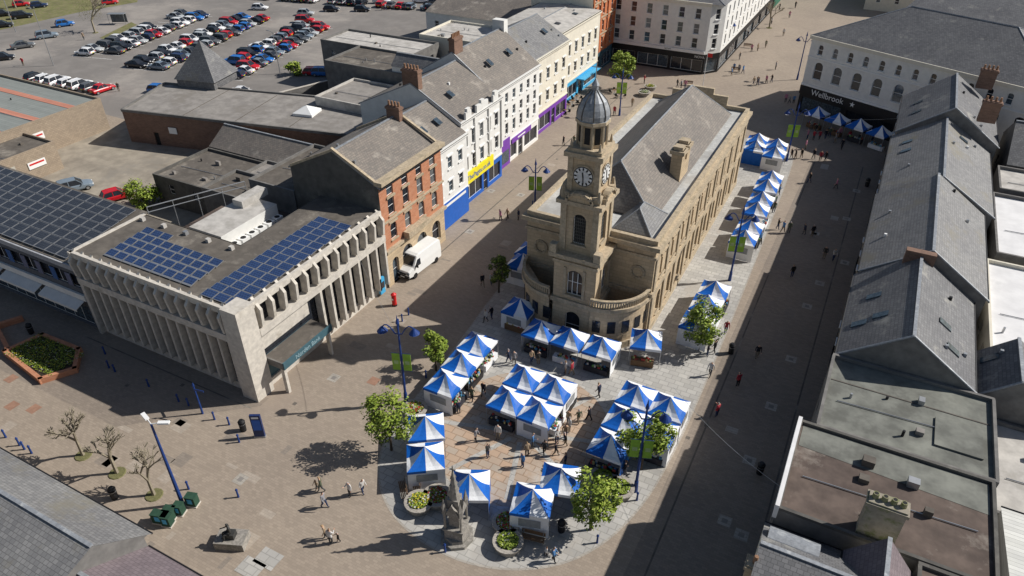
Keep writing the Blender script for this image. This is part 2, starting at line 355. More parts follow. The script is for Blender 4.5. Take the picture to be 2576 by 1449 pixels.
for i in range(16):
    x=.3+19.6*i/15
    b.obox('lower_fins',conc,(x,.2,3.5),(.13,0,0),(0,.34,0),(0,0,2.72))
    fin_up([(x-.14,.4,6.9),(x-.14,-.3,7.2),(x-.14,-.5,9.0),(x-.14,.4,10.05)],(.28,0))
b.box('concrete_bands',conc,-.05,Wd+.05,-.2,.62,6.2,6.95,bottom=True)
b.box('concrete_bands',conc,.02,Wd-.02,-.05,.3,9.2,9.85,bottom=True)
b.box('concrete_bands',conc,0,.4,-.15,8.6,0,9.85)
b.box('corner_pier',conc,20.2,Wd+.25,-.35,1.7,0,10.0)
for i in range(13):
    y=2.2+(Dp-2.5)*i/12
    fin_up([(Wd-.4,y-.15,6.9),(Wd+.35,y-.15,7.2),(Wd+.5,y-.15,9.0),(Wd-.4,y-.15,10.05)],(0,.3))
    if y>8.7:b.obox('lower_fins',conc,(Wd-.1,y,3.5),(.4,0,0),(0,.15,0),(0,0,2.72))
b.box('concrete_bands',conc,Wd-.62,Wd+.25,1.75,Dp,6.2,6.95,bottom=True);b.box('concrete_bands',conc,Wd-.3,Wd+.05,1.75,Dp-.02,9.2,9.85,bottom=True)
b.box('entrance_wall',conc,Wd-.7,Wd-.3,1.7,8.3,4.3,6.18);b.box('entrance_wall',teal,Wd-.55,Wd-.5,1.8,8.3,.1,3.4)
b.box('canopy',felt,Wd-.4,Wd+2.0,1.9,8.4,3.35,3.5,bottom=True);b.box('canopy',teal,Wd+2.0,Wd+2.15,1.8,8.5,3.0,3.75,bottom=True);b.box('canopy',grey,Wd-.4,Wd+2.0,1.76,1.9,3.0,3.75,bottom=True)
b.text('Norden Bank',(Wd+2.17,5,3.38),(H90,0,H90),.62,tealt)
b.box('canopy',conc,Wd+1.5,Wd+1.9,1.9,2.2,0,3.3);b.box('canopy',conc,Wd+1.5,Wd+1.9,8.1,8.35,0,3.3)
b.box('cash_machine',lblue,Wd+.02,Wd+.3,18.6,19.4,.3,2.3);b.box('cash_machine',glass,Wd+.31,Wd+.33,18.7,19.3,1.0,1.8)
def panel(bb,part,x,y,z,w,h,mat,tilt=.12):
    dz=h/2*math.sin(tilt);c=V(x,y,z+dz+.1)
    bb.obox(part,metal,c,(w/2,0,0),(0,h/2*math.cos(tilt),dz),(0,0,.025));c.z+=.032
    ux=V(w/2-.05,0,0);uy=V(0,h/2*math.cos(tilt)-.05,dz);bb.f(part,mat,[c-ux-uy,c+ux-uy,c+ux+uy,c-ux+uy])
for j in range(5):
    for i in range(9 if j<4 else 3):
        panel(b,'solar_panels',4.2+i*1.3-j*.12,1.6+j*1.12,rf,1.2,1.0,pvc,.2)
for i in range(15):
    for j in range(3):
        panel(b,'solar_panels',17.6+j*1.45,1.1+i*1.06,rf,1.4,.95,pvc,.1)
b.box('rear_roof',dkgrey,.1,13.7,8.7,Dp,0,6.2,top=feltb)
b.box('plant_room',white,5.5,10,9.5,17.5,6.2,9.2,top=pale)
b.box('plant_room',pale,6.2,7.6,15,18.8,9.2,10,top=pale)
for i in range(6):
    y=10+i*1.25;b.box('air_units',paint,10.1,10.9,y,y+1,7.2 if i%2 else 6.9,8.1);b.cyl('air_units',dark,(10.5,y+.5),.3,.3,8.1,8.14,10)
    b.box('air_units',M('unit_grey',(.5,.5,.48)),11.4,12,9+i*.9,9.6+i*.9,6.2,7.1)
b.tube('rails',metal,(.6,8.8,10.6),(5.2,18,10.6),.06);b.tube('rails',metal,(.6,8.8,10),(5.2,18,10),.05)
for i in range(5):x=.6+4.6*i/4;y=8.8+9.2*i/4;b.tube('rails',metal,(x,y,6.2),(x,y,10.6),.04)
for i in range(5):b.box('roof_vents',random.choice([pale,metal]),1+i*3.1,1.4+i*3.1,7.4,7.8,rf,rf+.4)
b.done()
# ------------------------------------------------------------------ shop with solar roof (left)
b=MB('shop_building',(-100,32.8))
Lw=34.9
b.wall('walls',M('dark_cladding',(.13,.14,.16)),(0,0),(Lw,0),0,8.2,[(1,Lw-1,.3,2.6,'shop'),(.6,Lw-.6,5.0,6.6,'shop')],gl=glasst)
b.box('walls',grey,0,Lw,.3,9,0,8.2);b.f('roof',felt,[(-.2,-.3,8.2),(Lw,-.3,8.2),(Lw,9,9.6),(-.2,9,9.6)])
b.box('fascia',M('fascia_grey',(.42,.43,.45)),-.2,Lw,-.5,-.3,7.6,8.15,bottom=True)
for i in range(5):
    x0=1+i*6.7;b.obox('awnings',white,(x0+3.1,-.7,3.3),(3.05,0,0),(0,.5,.2),(0,0,.03));b.box('awnings',white,x0+.05,x0+6.15,-1.24,-1.2,2.85,3.1,bottom=True)
b.box('fascia',white,.5,Lw-.5,-.25,-.02,3.6,4.3)
for i in range(14):b.box('blue_panels',M('panel_blue',(.06,.14,.35)) if i%3==0 else M('panel_violet',(.18,.19,.28)),1+i*2.4,1.8+i*2.4,-.06,-.02,5.02,6.5)
for i in range(19):
    for j in range(8):
        x=Lw-2.2-i*1.72;y=.5+j*1.08;z=8.2+(y+.3)*1.4/9.3
        panel(b,'solar_panels',x,y,z,1.62,1.02,pvd,.14)
b.done()
# ------------------------------------------------------------------ red brick house
b=MB('red_brick_building',(-55,53))
L=12
ops=[]
for z in (5.6,8.6,10.9):ops+=b.row(L,4,1.15,z,z+(2.0 if z<10 else 1.5),.5,'arch hood' if z!=8.6 else 'hood')
b.wall('walls',brick,(11.8,0),(11.8,L),4.6,13,ops,sill=sand2)
b.wall('walls',sand,(11.8,0),(11.8,L),0,4.5,[(1,2.2,0,3.2,'arch'),(3,5,1,3.6,'arch'),(6,8,1,3.6,'arch'),(9.2,11,.9,3.6,'arch')],sill=sand2,depth=.35)
b.box('cornice',sand2,11.4,12.4,-.15,L+.1,12.7,13.15,bottom=True);b.box('cornice',sand2,11.7,12.2,-.1,L+.05,4.5,4.85,bottom=True);b.box('cornice',sand2,11.75,12.0,-.05,L+.05,8.05,8.25,bottom=True)
b.box('balcony',sand2,11.9,12.7,3.4,7.6,4.85,5.6,bottom=True)
b.wall('walls',dkgrey,(0,0),(11.8,0),0,12.4,[(5.6,6.4,8.6,9.8)]);b.wall('walls',dkgrey,(0,L),(0,0),0,12.4)
b.wall('walls',dkgrey,(11.8,L),(0,L),0,12.4)
b.gable(slateb,dkgrey,0,11.8,.0,L,12.4,15.4,rx=6.2)
b.tube('rooftop_pipe',metal,(4,1,12),(4,1,13.8),.05)
for y in(-.02,L-.25):
    b.obox('parapet',sand2,(9.1,y+.12,14.2),(2.9,0,-1.5),(0,.16,0),(0,0,.14));b.obox('parapet',sand2,(3.1,y+.12,14.05),(3.1,0,1.5),(0,.16,0),(0,0,.14))
b.chimney(6.2,L-.6,14.6,16.6,1.8,.7,dbrick,4)
b.done()
# ------------------------------------------------------------------ terrace
def terrace(name,y0,y1,xf,xb,ze,zr,wm,rows,ground,roofm,rx,style='hood',chim=None,backm=grey,gz=3.6):
    b=MB(name,(xb,y0));L=y1-y0;X=xf-xb
    ops=[]
    for (za,zb,n,w) in rows:ops+=b.row(L,n,w,za,zb,.4,style)
    b.wall('walls',wm,(X,0),(X,L),gz,ze,ops,sill=paint)
    b.wall('walls',ground,(X,0),(X,L),0,gz,[(.5,L*.48,.5,2.7,'shop'),(L*.52,L*.62,0,2.7,''),(L*.66,L-.5,.5,2.7,'shop')],mull=True)
    b.box('cornice',wm,X-.1,X+.3,-.02,L-.02,ze-.35,ze,bottom=True);b.box('cornice',wm,X,X+.12,.02,L-.04,gz-.1,gz+.12,bottom=True)
    b.wall('walls',wm,(0,0),(X,0),0,ze);b.wall('walls',backm,(X,L),(0,L),0,ze);b.wall('walls',backm,(0,L),(0,0),0,ze,b.row(L,3,1,6,7.5))
    b.gable(roofm,wm,0,X,0,L,ze,zr,rx=X-rx)
    b.tube('downpipe',black,(X+.1,.3,0),(X+.1,.3,ze-.4),.06)
    for r in range(2):
        yy=L*(.3+.4*r);k=(zr-ze)/rx;xx=X-rx*.45
        if random.random()<.6:b.obox('rooflights',glasst,(xx,yy,ze+.45*(zr-ze)*(.55/.45)+.1),(.45,0,-.45*k),(0,.4,0),(0,0,.05))
    if chim:b.chimney(X-rx,chim,zr-1.2,zr+1.9,.9,2.2,dbrick,6) if chim>=0 else b.chimney(X-rx,.5,zr-1.2,zr+1.8,2.4,.9,dbrick,5)
    return b,X,L
b,X,L=terrace('white_shop',65,73.2,-44.6,-57,11.0,14.2,white,[(4.6,6.2,3,1.0),(7.8,9.4,3,1.0)],sblue,slateb,5.6)
b.box('sign',sblue,X+.02,X+.2,.4,L-.4,.1,3.7,bottom=True);b.box('sign',paint,X+.21,X+.23,1,L-1,3.1,3.45);b.done()
b,X,L=terrace('bookshop',73.2,84.4,-45.6,-61,12.0,15.9,white,[(4.9,6.8,5,1.0),(8.2,10.2,5,1.0)],sblue,slateb,7,chim=-1)
b.box('sign',yellow,X+.02,X+.28,.1,8.3,3.0,4.6,bottom=True);b.text('ThePages.co.uk',(X+.3,4.2,3.8),(H90,0,H90),1.0,sblue)
for y in(2,L-2,L/2):b.obox('pediment',white,(X+.1,y,12.4),(.15,0,0),(0,.7 if y!=L/2 else 1.5,0),(0,0,.55));b.obox('pediment',white,(X+.1,y,13.1),(.2,0,0),(0,.4,0),(0,0,.25))
for y in(.15,L/3,2*L/3,L-.15):b.box('pilasters',white,X,X+.22,y-.15,y+.15,4.65,11.6)
b.done()
b,X,L=terrace('travel_shop',84.4,99,-46.8,-61,12.2,16.8,white,[(4.8,6.5,6,.9),(7.2,8.6,6,.9),(9.6,11,6,.9)],white,slateb,6.5,style='',chim=1.2)
b.box('shopfront',purple,X+.02,X+.15,.3,4.6,0,4.2);b.box('shopfront',glasst,X+.16,X+.18,.8,4.2,.6,2.5);b.box('sign',purple,X+.02,X+.2,5.2,L-3,2.8,3.6,bottom=True);b.box('sign',paint,X+.21,X+.23,7,9.5,3.1,3.3)
b.done()
b,X,L=terrace('cream_shop',99,112,-47.6,-61,12.6,16,cream,[(4.8,6.6,4,1.1),(8.4,10.2,4,1.1)],purple,slate2,6,chim=None)
b.box('chimney_white',white,X-7,X-5,-.6,.6,14,18);b.done()
b,X,L=terrace('corner_cafe',112,131,-49.6,-62,13,13.5,cream,[(4.8,6.6,6,1.1),(8.2,10.2,6,1.1)],lblue,pale,6,chim=None)
b.box('awning',lblue,X,X+1.5,9,17,2.9,3.1,bottom=True);b.done()
b=MB('orange_brick_building',(-64,131));X=12.8;L=12
ops=[]
for z in(4.6,7.8,11,14):ops+=b.row(L,5,.95,z,z+2,.5,'hood')
b.wall('walls',obrick,(X,0),(X,L),3.8,17,ops,sill=sand2);b.wall('walls',teal,(X,0),(X,L),0,3.8,[(.8,5.5,.4,3,'shop'),(6.5,11.4,.4,3,'shop')])
b.wall('walls',cream,(0,0),(X,0),0,17,[(9,10,11,13),(9,10,7,9)]);b.wall('walls',obrick,(X,L),(0,L),0,17);b.wall('walls',obrick,(0,L),(0,0),0,17)
for z in(7.2,10.4,13.5,16.6):b.box('string_course',sand2,X,X+.2,0,L,z,z+.22,bottom=True)
for y in(.2,4,8,11.8):b.box('brick_piers',obrick,X,X+.25,y-.2,y+.2,3.9,17.6)
b.gable(slate,obrick,0,X,0,L,17,21);b.obox('gable_front',obrick,(X-.1,6,18.2),(.2,0,0),(0,2,0),(0,0,1.4));b.done()
b=MB('fashion_store',(-53,143.5))
P=[(0,0),(21,0),(23.2,3),(23.2,60),(0,60)]
def ff(p0,p1,n):
    L=(Vector(p1)-Vector(p0)).length;o=[]
    for z in(4.9,7.6,10.4):o+=b.row(L,n,1.1,z,z+1.9,.8)
    b.wall('walls',white,p0,p1,3.9,13.4,o,sill=paint)
    b.wall('shopfront',black,p0,p1,0,3.9,[(o2*L/max(1,n//2)+.3,(o2+1)*L/max(1,n//2)-.3,.4,2.7,'shop') for o2 in range(max(1,n//2))],gl=glasst)
ff(P[0],P[1],6);ff(P[1],P[2],1);ff(P[2],P[3],14)
b.wall('walls',white,P[3],P[4],0,13.4);b.wall('walls',white,P[4],P[0],0,13.4)
b.box('cornice',cream,-.1,21,-.3,0,12.9,13.5,bottom=True);b.box('cornice',paint,-.1,20.9,-.35,0,3.95,4.5,bottom=True);b.hip(slate,0,23.2,0,60,13.4,18)
b.text('NOVA',(20.0,-.04,3.3),(H90,0,0),.7,paint);b.text('NOVA',(13.5,-.37,4.22),(H90,0,0),.45,black)
b.obox('ivory_wing',cream,(-6.1,4,6.5),(6,0,0),(0,4,0),(0,0,6.5));b.done()
def block(name,x0,x1,y0,y1,z,wm,rm,kind='flat',zr=None,rot=0,win=True,axis='y',rim=.35,rimm=None):
    b=MB(name,(x0,y0),rot);X,Y=x1-x0,y1-y0
    for p,q,L in(((0,0),(X,0),X),((X,0),(X,Y),Y),((X,Y),(0,Y),X),((0,Y),(0,0),Y)):
        o=[]
        if win and L>4:
            k=max(1,int(L/4))
            z2=2
            while z2+1.5<z-.3:o+=b.row(L,k,1.0,z2,z2+1.3);z2+=3
        b.wall('walls',wm,p,q,0,z,o,frame=paint)
    if kind=='flat':
        b.f('roof',rm,[(.01,.01,z-.02),(X-.01,.01,z-.02),(X-.01,Y-.01,z-.02),(.01,Y-.01,z-.02)])
        r=rim;rm2=rimm or wm
        if r>0:
            for q in((0,X,-.02,.22),(0,X,Y-.22,Y+.02)):b.box('parapet',rm2,*q,z,z+r,bottom=True)
            for q in((-.02,.2),(X-.2,X+.02)):b.box('parapet',rm2,*q,.22,Y-.22,z,z+r,bottom=True)
        for i in range(random.randint(3,6)):
            x,y=random.uniform(1,max(1.2,X-2)),random.uniform(1,max(1.2,Y-2));h=random.uniform(.2,.6)
            if random.random()<.5:b.box('roof_vents',random.choice([greyr,metal,felt]),x,x+random.uniform(.3,.8),y,y+random.uniform(.3,.7),z,z+h)
            else:b.cyl('roof_vents',random.choice([metal,black]),(x,y),.1,.1,z,z+h,8)
        if X>6:b.tube('roof_conduit',metal,(1,Y*.4,z+.06),(X-1,Y*.45,z+.06),.04)
    elif kind=='gable':b.gable(rm,wm,0,X,0,Y,z,zr,axis)
    elif kind=='hip':b.hip(rm,0,X,0,Y,z,zr)
    return b
block('rear_warehouse',-90,-66,133,160,8,white,slateb,'gable',12,axis='x').done()
block('rear_store',-80,-66,165,185,9,white,pale).done()
block('long_shop_row',-32.5,-29.9,205,300,9,M('shop_green',(.04,.16,.1)),slate,'gable',12).done()
block('tall_shop',-60,-33,207,300,11,cream,slate,'hip',15).done()
block('rear_flat_store',-80,-62.5,115.5,127,8.3,cream,pale).done()
block('white_roof_store',-96,-75,106,114.5,7.6,grey,pale).done()
block('dark_roof_store',-86,-62.1,95.2,105.2,8,grey,felt,win=False).done()
block('grey_store',-79,-62.3,84,94,6.3,pale,greyr,win=False).done()
block('slate_outhouse',-72,-62.5,95.5,99,9.5,white,slate,'gable',11,axis='x').done()
block('yard_house',-62,-55.2,53,64.5,9,grey,felt,win=False).done()
b=MB('workshop_building',(-104.4,68));P=[(0,0),(38.9,8.5),(36.5,22),(28,20),(-4.2,12)]
for i in range(5):
    p,q=P[i],P[(i+1)%5];L=(Vector(q)-Vector(p)).length;b.wall('walls',dbrick if i==0 else grey,p,q,0,5.2,[(L*.12,L*.12+.9,0,2.1,'void')] if i==0 else [])
b.f('roof',greyr,[(*p,5.18) for p in P])
for i in range(5):
    p,q=Vector(P[i]),Vector(P[(i+1)%5]);d=(q-p)/2;b.obox('parapet',grey,(*((p+q)/2),5.25),(*d,0),(*(Vector((-d.y,d.x)).normalized()*.15),0),(0,0,.2))
b.obox('sign',paint,(8.5,1.7,2.8),(.7,.15,0),(.01,-.03,0),(0,0,.5))
for i in range(3):b.obox('roof_joints',felt,(9+i*9,9+i*1.5,5.2),(.06,0,0),(1.2,-6,0),(0,0,.02))
x0,y0=-1,12;b.prism('turret',slate,[(x0,y0),(x0+7,y0+1.5),(x0+5.5,y0+8),(x0-1.5,y0+6.5)],5.2,6.5)
ap=(x0+3,y0+4,12.3);q=[(x0-.3,y0-.3),(x0+7.3,y0+1.4),(x0+5.8,y0+8.3),(x0-1.8,y0+6.8)]
for i in range(4):b.f('turret',slate2 if i==0 else slate,[(*q[i],6.5),(*q[(i+1)%4],6.5),ap])
cxs,cys=27,12.2
sk4=[(cxs-1.6,cys-1.6),(cxs+1.6,cys-.9),(cxs+.9,cys+2.2),(cxs-2.2,cys+1.6)]
b.prism('skylight',paint,sk4,5.2,5.6)
for i in range(4):b.f('skylight',paint,[(*sk4[i],5.6),(*sk4[(i+1)%4],5.6),(cxs-.3,cys+.3,6.5)])
b.done()
b=block('slate_shed',-83,-61.5,65.6,72.2,4.6,grey,slateb,'gable',6.6,axis='x',win=False);b.done()
block('flat_annex',-83,-72.2,55.5,65.2,4,dkgrey,felt).done()
block('flat_annex',-72,-62.4,54,60,5.2,grey,felt,win=False).done()
block('flat_annex',-71.8,-62.4,60.2,65.3,4.4,grey,greyr,win=False).done()
b=block('garage_shed',-150,-112,50,70,5,M('tan_block',(.4,.32,.235),kind=1,bw=.5,bh=.25),corr,win=False)
for y in(3,9,15):b.box('roof_bands',corro,.5,37.5,y,y+1.2,5.0,5.03)
b.obox('sign',paint,(38.05,8,3),(.03,0,0),(0,1.3,0),(0,0,.55));b.obox('sign',red,(38.09,8,3.15),(.01,0,0),(0,1.1,0),(0,0,.12));b.done()
b=block('garage_unit',-111.9,-104.8,44,56.5,4,M('tan_block',(.4,.32,.235)),felt,win=False)
b.box('garage_door',M('roller_door',(.55,.52,.44),kind=1,bw=9,bh=.2),7.1,7.16,2,6,0,3);b.obox('sign',paint,(7.2,9,2.2),(.03,0,0),(0,1.3,0),(0,0,.5));b.obox('sign',red,(7.24,9,2.35),(.01,0,0),(0,1.1,0),(0,0,.12));b.done()
b=MB('boundary_wall',(-97,84));b.obox('wall',grey,(2.5,8,1.1),(3.5,9.5,0),(.15,-.06,0),(0,0,1.1));b.obox('coping',conc,(2.5,8,2.25),(3.5,9.5,0),(.2,-.08,0),(0,0,.06));b.done()
b=MB('boundary_wall',(-108,79.5));b.obox('wall',conc,(4,1,.4),(6,1.5,0),(-.04,.15,0),(0,0,.4));b.obox('coping',conc,(4,1,.85),(6,1.5,0),(-.05,.2,0),(0,0,.05));b.done()
# ------------------------------------------------------------------ pharmacy (rotated)
ang=math.radians(-24.5)
b=MB('pharmacy_building',(-12,131.5),ang);L=36
ops=b.row(L,13,.85,10.2,11.8,.6,'arch')+b.row(L,10,1.5,6.2,9.0,.6,'arch')
b.wall('walls',white,(0,0),(L,0),4.9,13,ops,frame=paint,sill=paint)
b.wall('shopfront',black,(0,0),(L,0),0,4.9,[(.6,8,.3,2.8,'shop'),(9,17,.3,2.8,'shop'),(18,26,.3,2.8,'shop'),(27,35.4,.3,2.8,'shop')],frame=black,gl=glasst)
b.box('fascia',black,-.05,L,-.25,0,3.3,4.7,bottom=True)
b.text('Wellbrook',(5.2,-.28,4.0),(H90,0,0),1.35,paint);b.text('Wellbrook',(24.5,-.28,4.0),(H90,0,0),1.35,paint)
for k in range(5):
    t=math.pi/2+k*2*math.pi/5;b.f('plain_mark',paint,[(9.8+.5*math.cos(t),-.28,4+.5*math.sin(t)),(9.8+.19*math.cos(t+.6),-.28,4+.19*math.sin(t+.6)),(9.8,-.28,4),(9.8+.19*math.cos(t-.6),-.28,4+.19*math.sin(t-.6))])
b.wall('walls',white,(0,20),(0,0),0,13,b.row(20,4,1,10.2,11.8)+b.row(20,4,1,6.2,8.4)+b.row(20,4,2,.8,3.2))
b.wall('walls',cream,(L,0),(L,20),0,13);b.wall('walls',cream,(L,20),(0,20),0,13)
b.box('cornice',cream,-.25,L,-.35,0,12.5,13.05,bottom=True);b.box('cornice',paint,-.05,L,-.12,0,9.5,9.7,bottom=True);b.box('cornice',paint,-.05,L,-.15,0,4.75,5.1,bottom=True)
b.hip(slate,0,L,0,20,13,18);b.done()
b=MB('market_hall',(-1.5,154),ang);
for p,q in(((0,0),(50,0)),((50,0),(50,44)),((50,44),(0,44)),((0,44),(0,0))):b.wall('walls',cream,p,q,0,11.5)
b.gable(slate,cream,0,50,0,44,11.5,19,axis='x');b.done()
block('rear_terrace',-9,10,215,300,9,cream,slate,'gable',13).done()
# ------------------------------------------------------------------ right row
def rr(name,y0,y1,x0,x1,rx,ze,zr,roofm,wm=grey,sky=()):
    b=MB(name,(x0,y0));X=x1-x0;L=y1-y0;ops=[]
    n=max(2,int(L/3.2))
    for z in(4.8,7.4):ops+=b.row(L,n,1,z,z+1.5)
    b.wall('walls',wm,(0,L),(0,0),3.6,ze,ops,sill=paint);b.wall('shopfront',black,(0,L),(0,0),0,3.6,[(i*L/3+.4,(i+1)*L/3-.4,.3,2.7,'shop') for i in range(3)])
    b.wall('walls',wm,(0,0),(X,0),0,ze);b.wall('walls',wm,(X,0),(X,L),0,ze);b.wall('walls',wm,(X,L),(0,L),0,ze)
    b.gable(roofm,wm,0,X,0,L,ze,zr,rx=rx-x0)
    k=(zr-ze)/(rx-x0);k2=(zr-ze)/(x1-rx)
    for t,yy,sd in sky:
        if sd==0:b.obox('rooflights',glasst,((rx-x0)*t,yy,ze+(zr-ze)*t+.07),(.5,0,.5*k),(0,.35,0),(0,0,.06))
        else:b.obox('rooflights',glasst,(X-(x1-rx)*t,yy,ze+(zr-ze)*t+.07),(.5,0,-.5*k2),(0,.35,0),(0,0,.06))
    return b
b=rr('slate_roof_shop',102,117.5,3.6,15,9.2,9.8,13.8,slate,grey,[(.3,5,0),(.3,9,0)]);b.chimney(9.2,.5,12.6,15.2,2,.9);b.chimney(9.2,14.4,12.6,15.2,2,.9);b.done()
b=rr('slate_roof_shop',82.5,101.9,3.3,14.2,8.6,9.2,12.6,slate2,grey,[(.3,12,0),(.3,15,0),(.6,16,1)]);b.done()
b=rr('slate_roof_shop',64.6,82.4,3.0,13.2,8.0,9.5,13.0,slate2,grey,[]);b.done()
b=rr('slate_roof_shop',51.2,64.5,2.7,12.2,7.2,9.2,12.6,slate,grey,[(.2,4,0),(.35,8,0),(.5,4.5,0),(.35,3,1),(.5,5.5,1)]);b.obox('parapet',dbrick,(4.4,13.0,12.3),(1.2,0,0),(0,.35,0),(0,0,.7));b.done()
b=rr('slate_back_wing',52,58,12.3,18.5,15,8,10.6,slate,grey,[(.4,2,1),(.4,4.4,0)]);b.done()
b=block('flat_roof_shop',2.3,13.6,42.2,51.1,9.0,grey,feltg,rim=.3);b.box('roof_hatch',feltg,7.5,10.5,2,5,9.0,9.12);b.box('roof_seams',felt,0.3,11,5.9,6.0,8.99,9.02);b.done()
b=block('brown_roof_shop',1.2,13.3,33.4,42.0,9.3,grey,feltb,rim=.22,rimm=dkgrey)
b.box('white_parapet',wroof,-.14,.12,-.1,8.6,8.6,9.75);b.f('paler_patch',feltg,[(.3,6.2,9.3),(11.8,5.6,9.3),(11.8,8.3,9.3),(.3,8.3,9.3)])
cr=M('chimney_render',(.38,.34,.27),stain=(.18,.19,.09),st=.5,sscale=1)
b.chimney(5.6,.9,9.0,12.2,2.1,.95,cr,0)
for i in range(4):b.cyl('chimney_pots',M('old_pots',(.35,.33,.21),stain=(.2,.22,.08),st=.45,sscale=2),(4.85+i*.5,.9),.19,.17,12.2,12.55,10);b.cyl('chimney_pots',dark,(4.85+i*.5,.9),.12,.12,12.54,12.56,10)
b.done()
block('brown_roof_wing',9.2,13.3,24,33.3,9.25,grey,feltb,rim=.2,rimm=dkgrey).done()
b=MB('slate_corner_house',(.8,20))
for p,q in(((0,0),(8.2,0)),((8.2,0),(8.2,13.2)),((8.2,13.2),(0,13.2)),((0,13.2),(0,0))):b.wall('walls',cream,p,q,0,8.0,b.row(8,2,1,4.8,6.4))
b.gable(slate,cream,0,8.2,0,13.2,8.0,10.6,axis='x',rx=9.4,ov=.1)
b.gable(slatep,cream,4.6,8.3,2,12.6,8.9,11.2,axis='y',ov=.1)
for i in range(8):
    t0,t1=i*math.pi/8,(i+1)*math.pi/8
    b.f('barrel_dormer',lead,[(.3,11+1.0*math.cos(t0),8.9+1.0*math.sin(t0)),(.3,11+1.0*math.cos(t1),8.9+1.0*math.sin(t1)),(3.2,11+1.0*math.cos(t1),8.9+1.0*math.sin(t1)),(3.2,11+1.0*math.cos(t0),8.9+1.0*math.sin(t0))])
b.f('barrel_dormer',cream,[(.3,11+1.0*math.cos(i*math.pi/8),8.9+1.0*math.sin(i*math.pi/8)) for i in range(9)])
b.chimney(.0,8.4,8,10.0,.8,.8,sand2,1);b.done()
block('white_roof_store',14,34,60,76,7.4,cream,wroof).done()
block('white_roof_store',14.8,34,77,92,7.8,grey,wroof).done()
block('grey_roof_store',15.5,36,93,100,8,grey,pale).done()
block('slate_rear_house',16.5,36,101,112,8.5,grey,slate,'gable',12,axis='x').done()
block('white_clad_store',14.2,30,24,41.5,7.8,M('white_cladding',(.75,.75,.7),kind=1,bw=40,bh=.35,mort=.6),M('white_sheet',(.75,.75,.7),kind=1,bw=40,bh=.35,mort=.6),'gable',8.8,axis='x',win=False).done()
block('pale_store',14,34,42,51.8,6.6,grey,pale).done()
# lower left house
b=MB('slate_corner_shop',(-80,3))
b.box('walls',grey,0,46,0,11.6,0,7);b.gable(slate2,grey,0,46,0,11.9,7,9.6,axis='x',rx=8.8)
b.box('walls',grey,46,55,0,11.2,0,6.3);b.gable(slatep,grey,46.02,55,0,11.4,6.3,8.6,axis='x',rx=7.6)
b.obox('rooflights',glasst,(36,4.5,8.6),(.6,0,0),(0,.5,.15),(0,0,.05));b.done()
# ------------------------------------------------------------------ TOWN HALL
b=MB('town_hall',(-28.4,58));X=13.7;Y=39.4;Z=10.3
def thops(L,n):
    return b.row(L,n,1.25,1.2,3.9,1.2,'arch')+b.row(L,n,1.7,5.9,8.6,1.2,'hood blind')
b.wall('walls',sand,(X,0),(X,Y),0,Z,thops(Y,10),sill=sand2,depth=.35)
b.wall('walls',sand,(0,Y),(0,0),0,Z,thops(Y,10),sill=sand2,depth=.35)
b.wall('walls',sand,(X,Y),(0,Y),0,Z,thops(X,4),sill=sand2,depth=.35)
b.wall('walls',sand,(0,0),(X,0),0,Z,[(.9,1.5,1.2,2.4),(12.2,12.8,1.2,2.4)],sill=sand2,depth=.35)
for z0,z1,o in((0,.7,.18),(4.9,5.35,.22),(9.2,9.5,.15),(10.3,10.75,.45)):
    b.box('string_courses',sand2,-o,0,-o,Y+o,z0,z1,bottom=True);b.box('string_courses',sand2,X,X+o,-o,Y+o,z0,z1,bottom=True);b.box('string_courses',sand2,0,X,-o,0,z0,z1,bottom=True);b.box('string_courses',sand2,0,X,Y,Y+o,z0,z1,bottom=True)
for q in((-.05,.4,0,Y),(X-.4,X+.05,0,Y),(.4,X-.4,-.05,.4),(.4,X-.4,Y-.4,Y+.05)):b.box('parapet',sand2,*q,10.75,11.25)
for i in range(11):
    y=.6+(Y-1.2)*i/10
    b.box('pilasters',sand2,X,X+.16,y-.28,y+.28,5.36,9.2);b.box('pilasters',sand2,X,X+.18,y-.3,y+.3,.7,4.9);b.box('pilasters',sand2,-.16,0,y-.28,y+.28,5.36,9.2)
for i in range(10):
    y=1.2+(Y-2.4)*(i+.5)/10;b.obox('blind_panels',sand,(X+.02,y,7.25),(.06,0,0),(0,.5,0),(0,0,.95))
b.f('gutter_roof',M('gutter_lead',(.6,.6,.57),var=.2,stain=(.36,.35,.33),st=.5),[(.3,.3,10.7),(X-.3,.3,10.7),(X-.3,Y-.3,10.7),(.3,Y-.3,10.7)])
b.hip(slateb,1.9,X-1.9,4.5,Y-2.4,10.9,15.0,ov=.1,inset=3.2)
b.hip(slate2,X-5,X-1,1.2,6.5,10.85,12.6,ov=0,inset=1.9,part='front_roof')
for (x,y) in((11.1,14.2),(11.1,16.2)):
    b.box('chimney',sand,x-.6,x+.6,y-.6,y+.6,10.8,14.6);b.box('chimney',sand2,x-.8,x+.8,y-.8,y+.8,14.2,14.6,bottom=True);b.box('chimney',sand2,x-.5,x+.5,y-.5,y+.5,14.6,15)
b.box('chimney',sand,10.5,11.7,14.8,15.6,10.8,13)
b.box('pediment',sand2,3,X-3,Y-.3,Y+.2,11.25,12.4);b.box('pediment',sand2,5,X-5,Y-.3,Y+.2,12.4,13.2)
for x in(1.6,12.1):
    for k in range(12):
        t=k*math.pi/6;b.obox('roundels',sand2,(x+.65*math.cos(t),-.08,7.4+.65*math.sin(t)),(.2*math.sin(t),0,-.2*math.cos(t)),(0,.08,0),(.12*math.cos(t),0,.12*math.sin(t)))
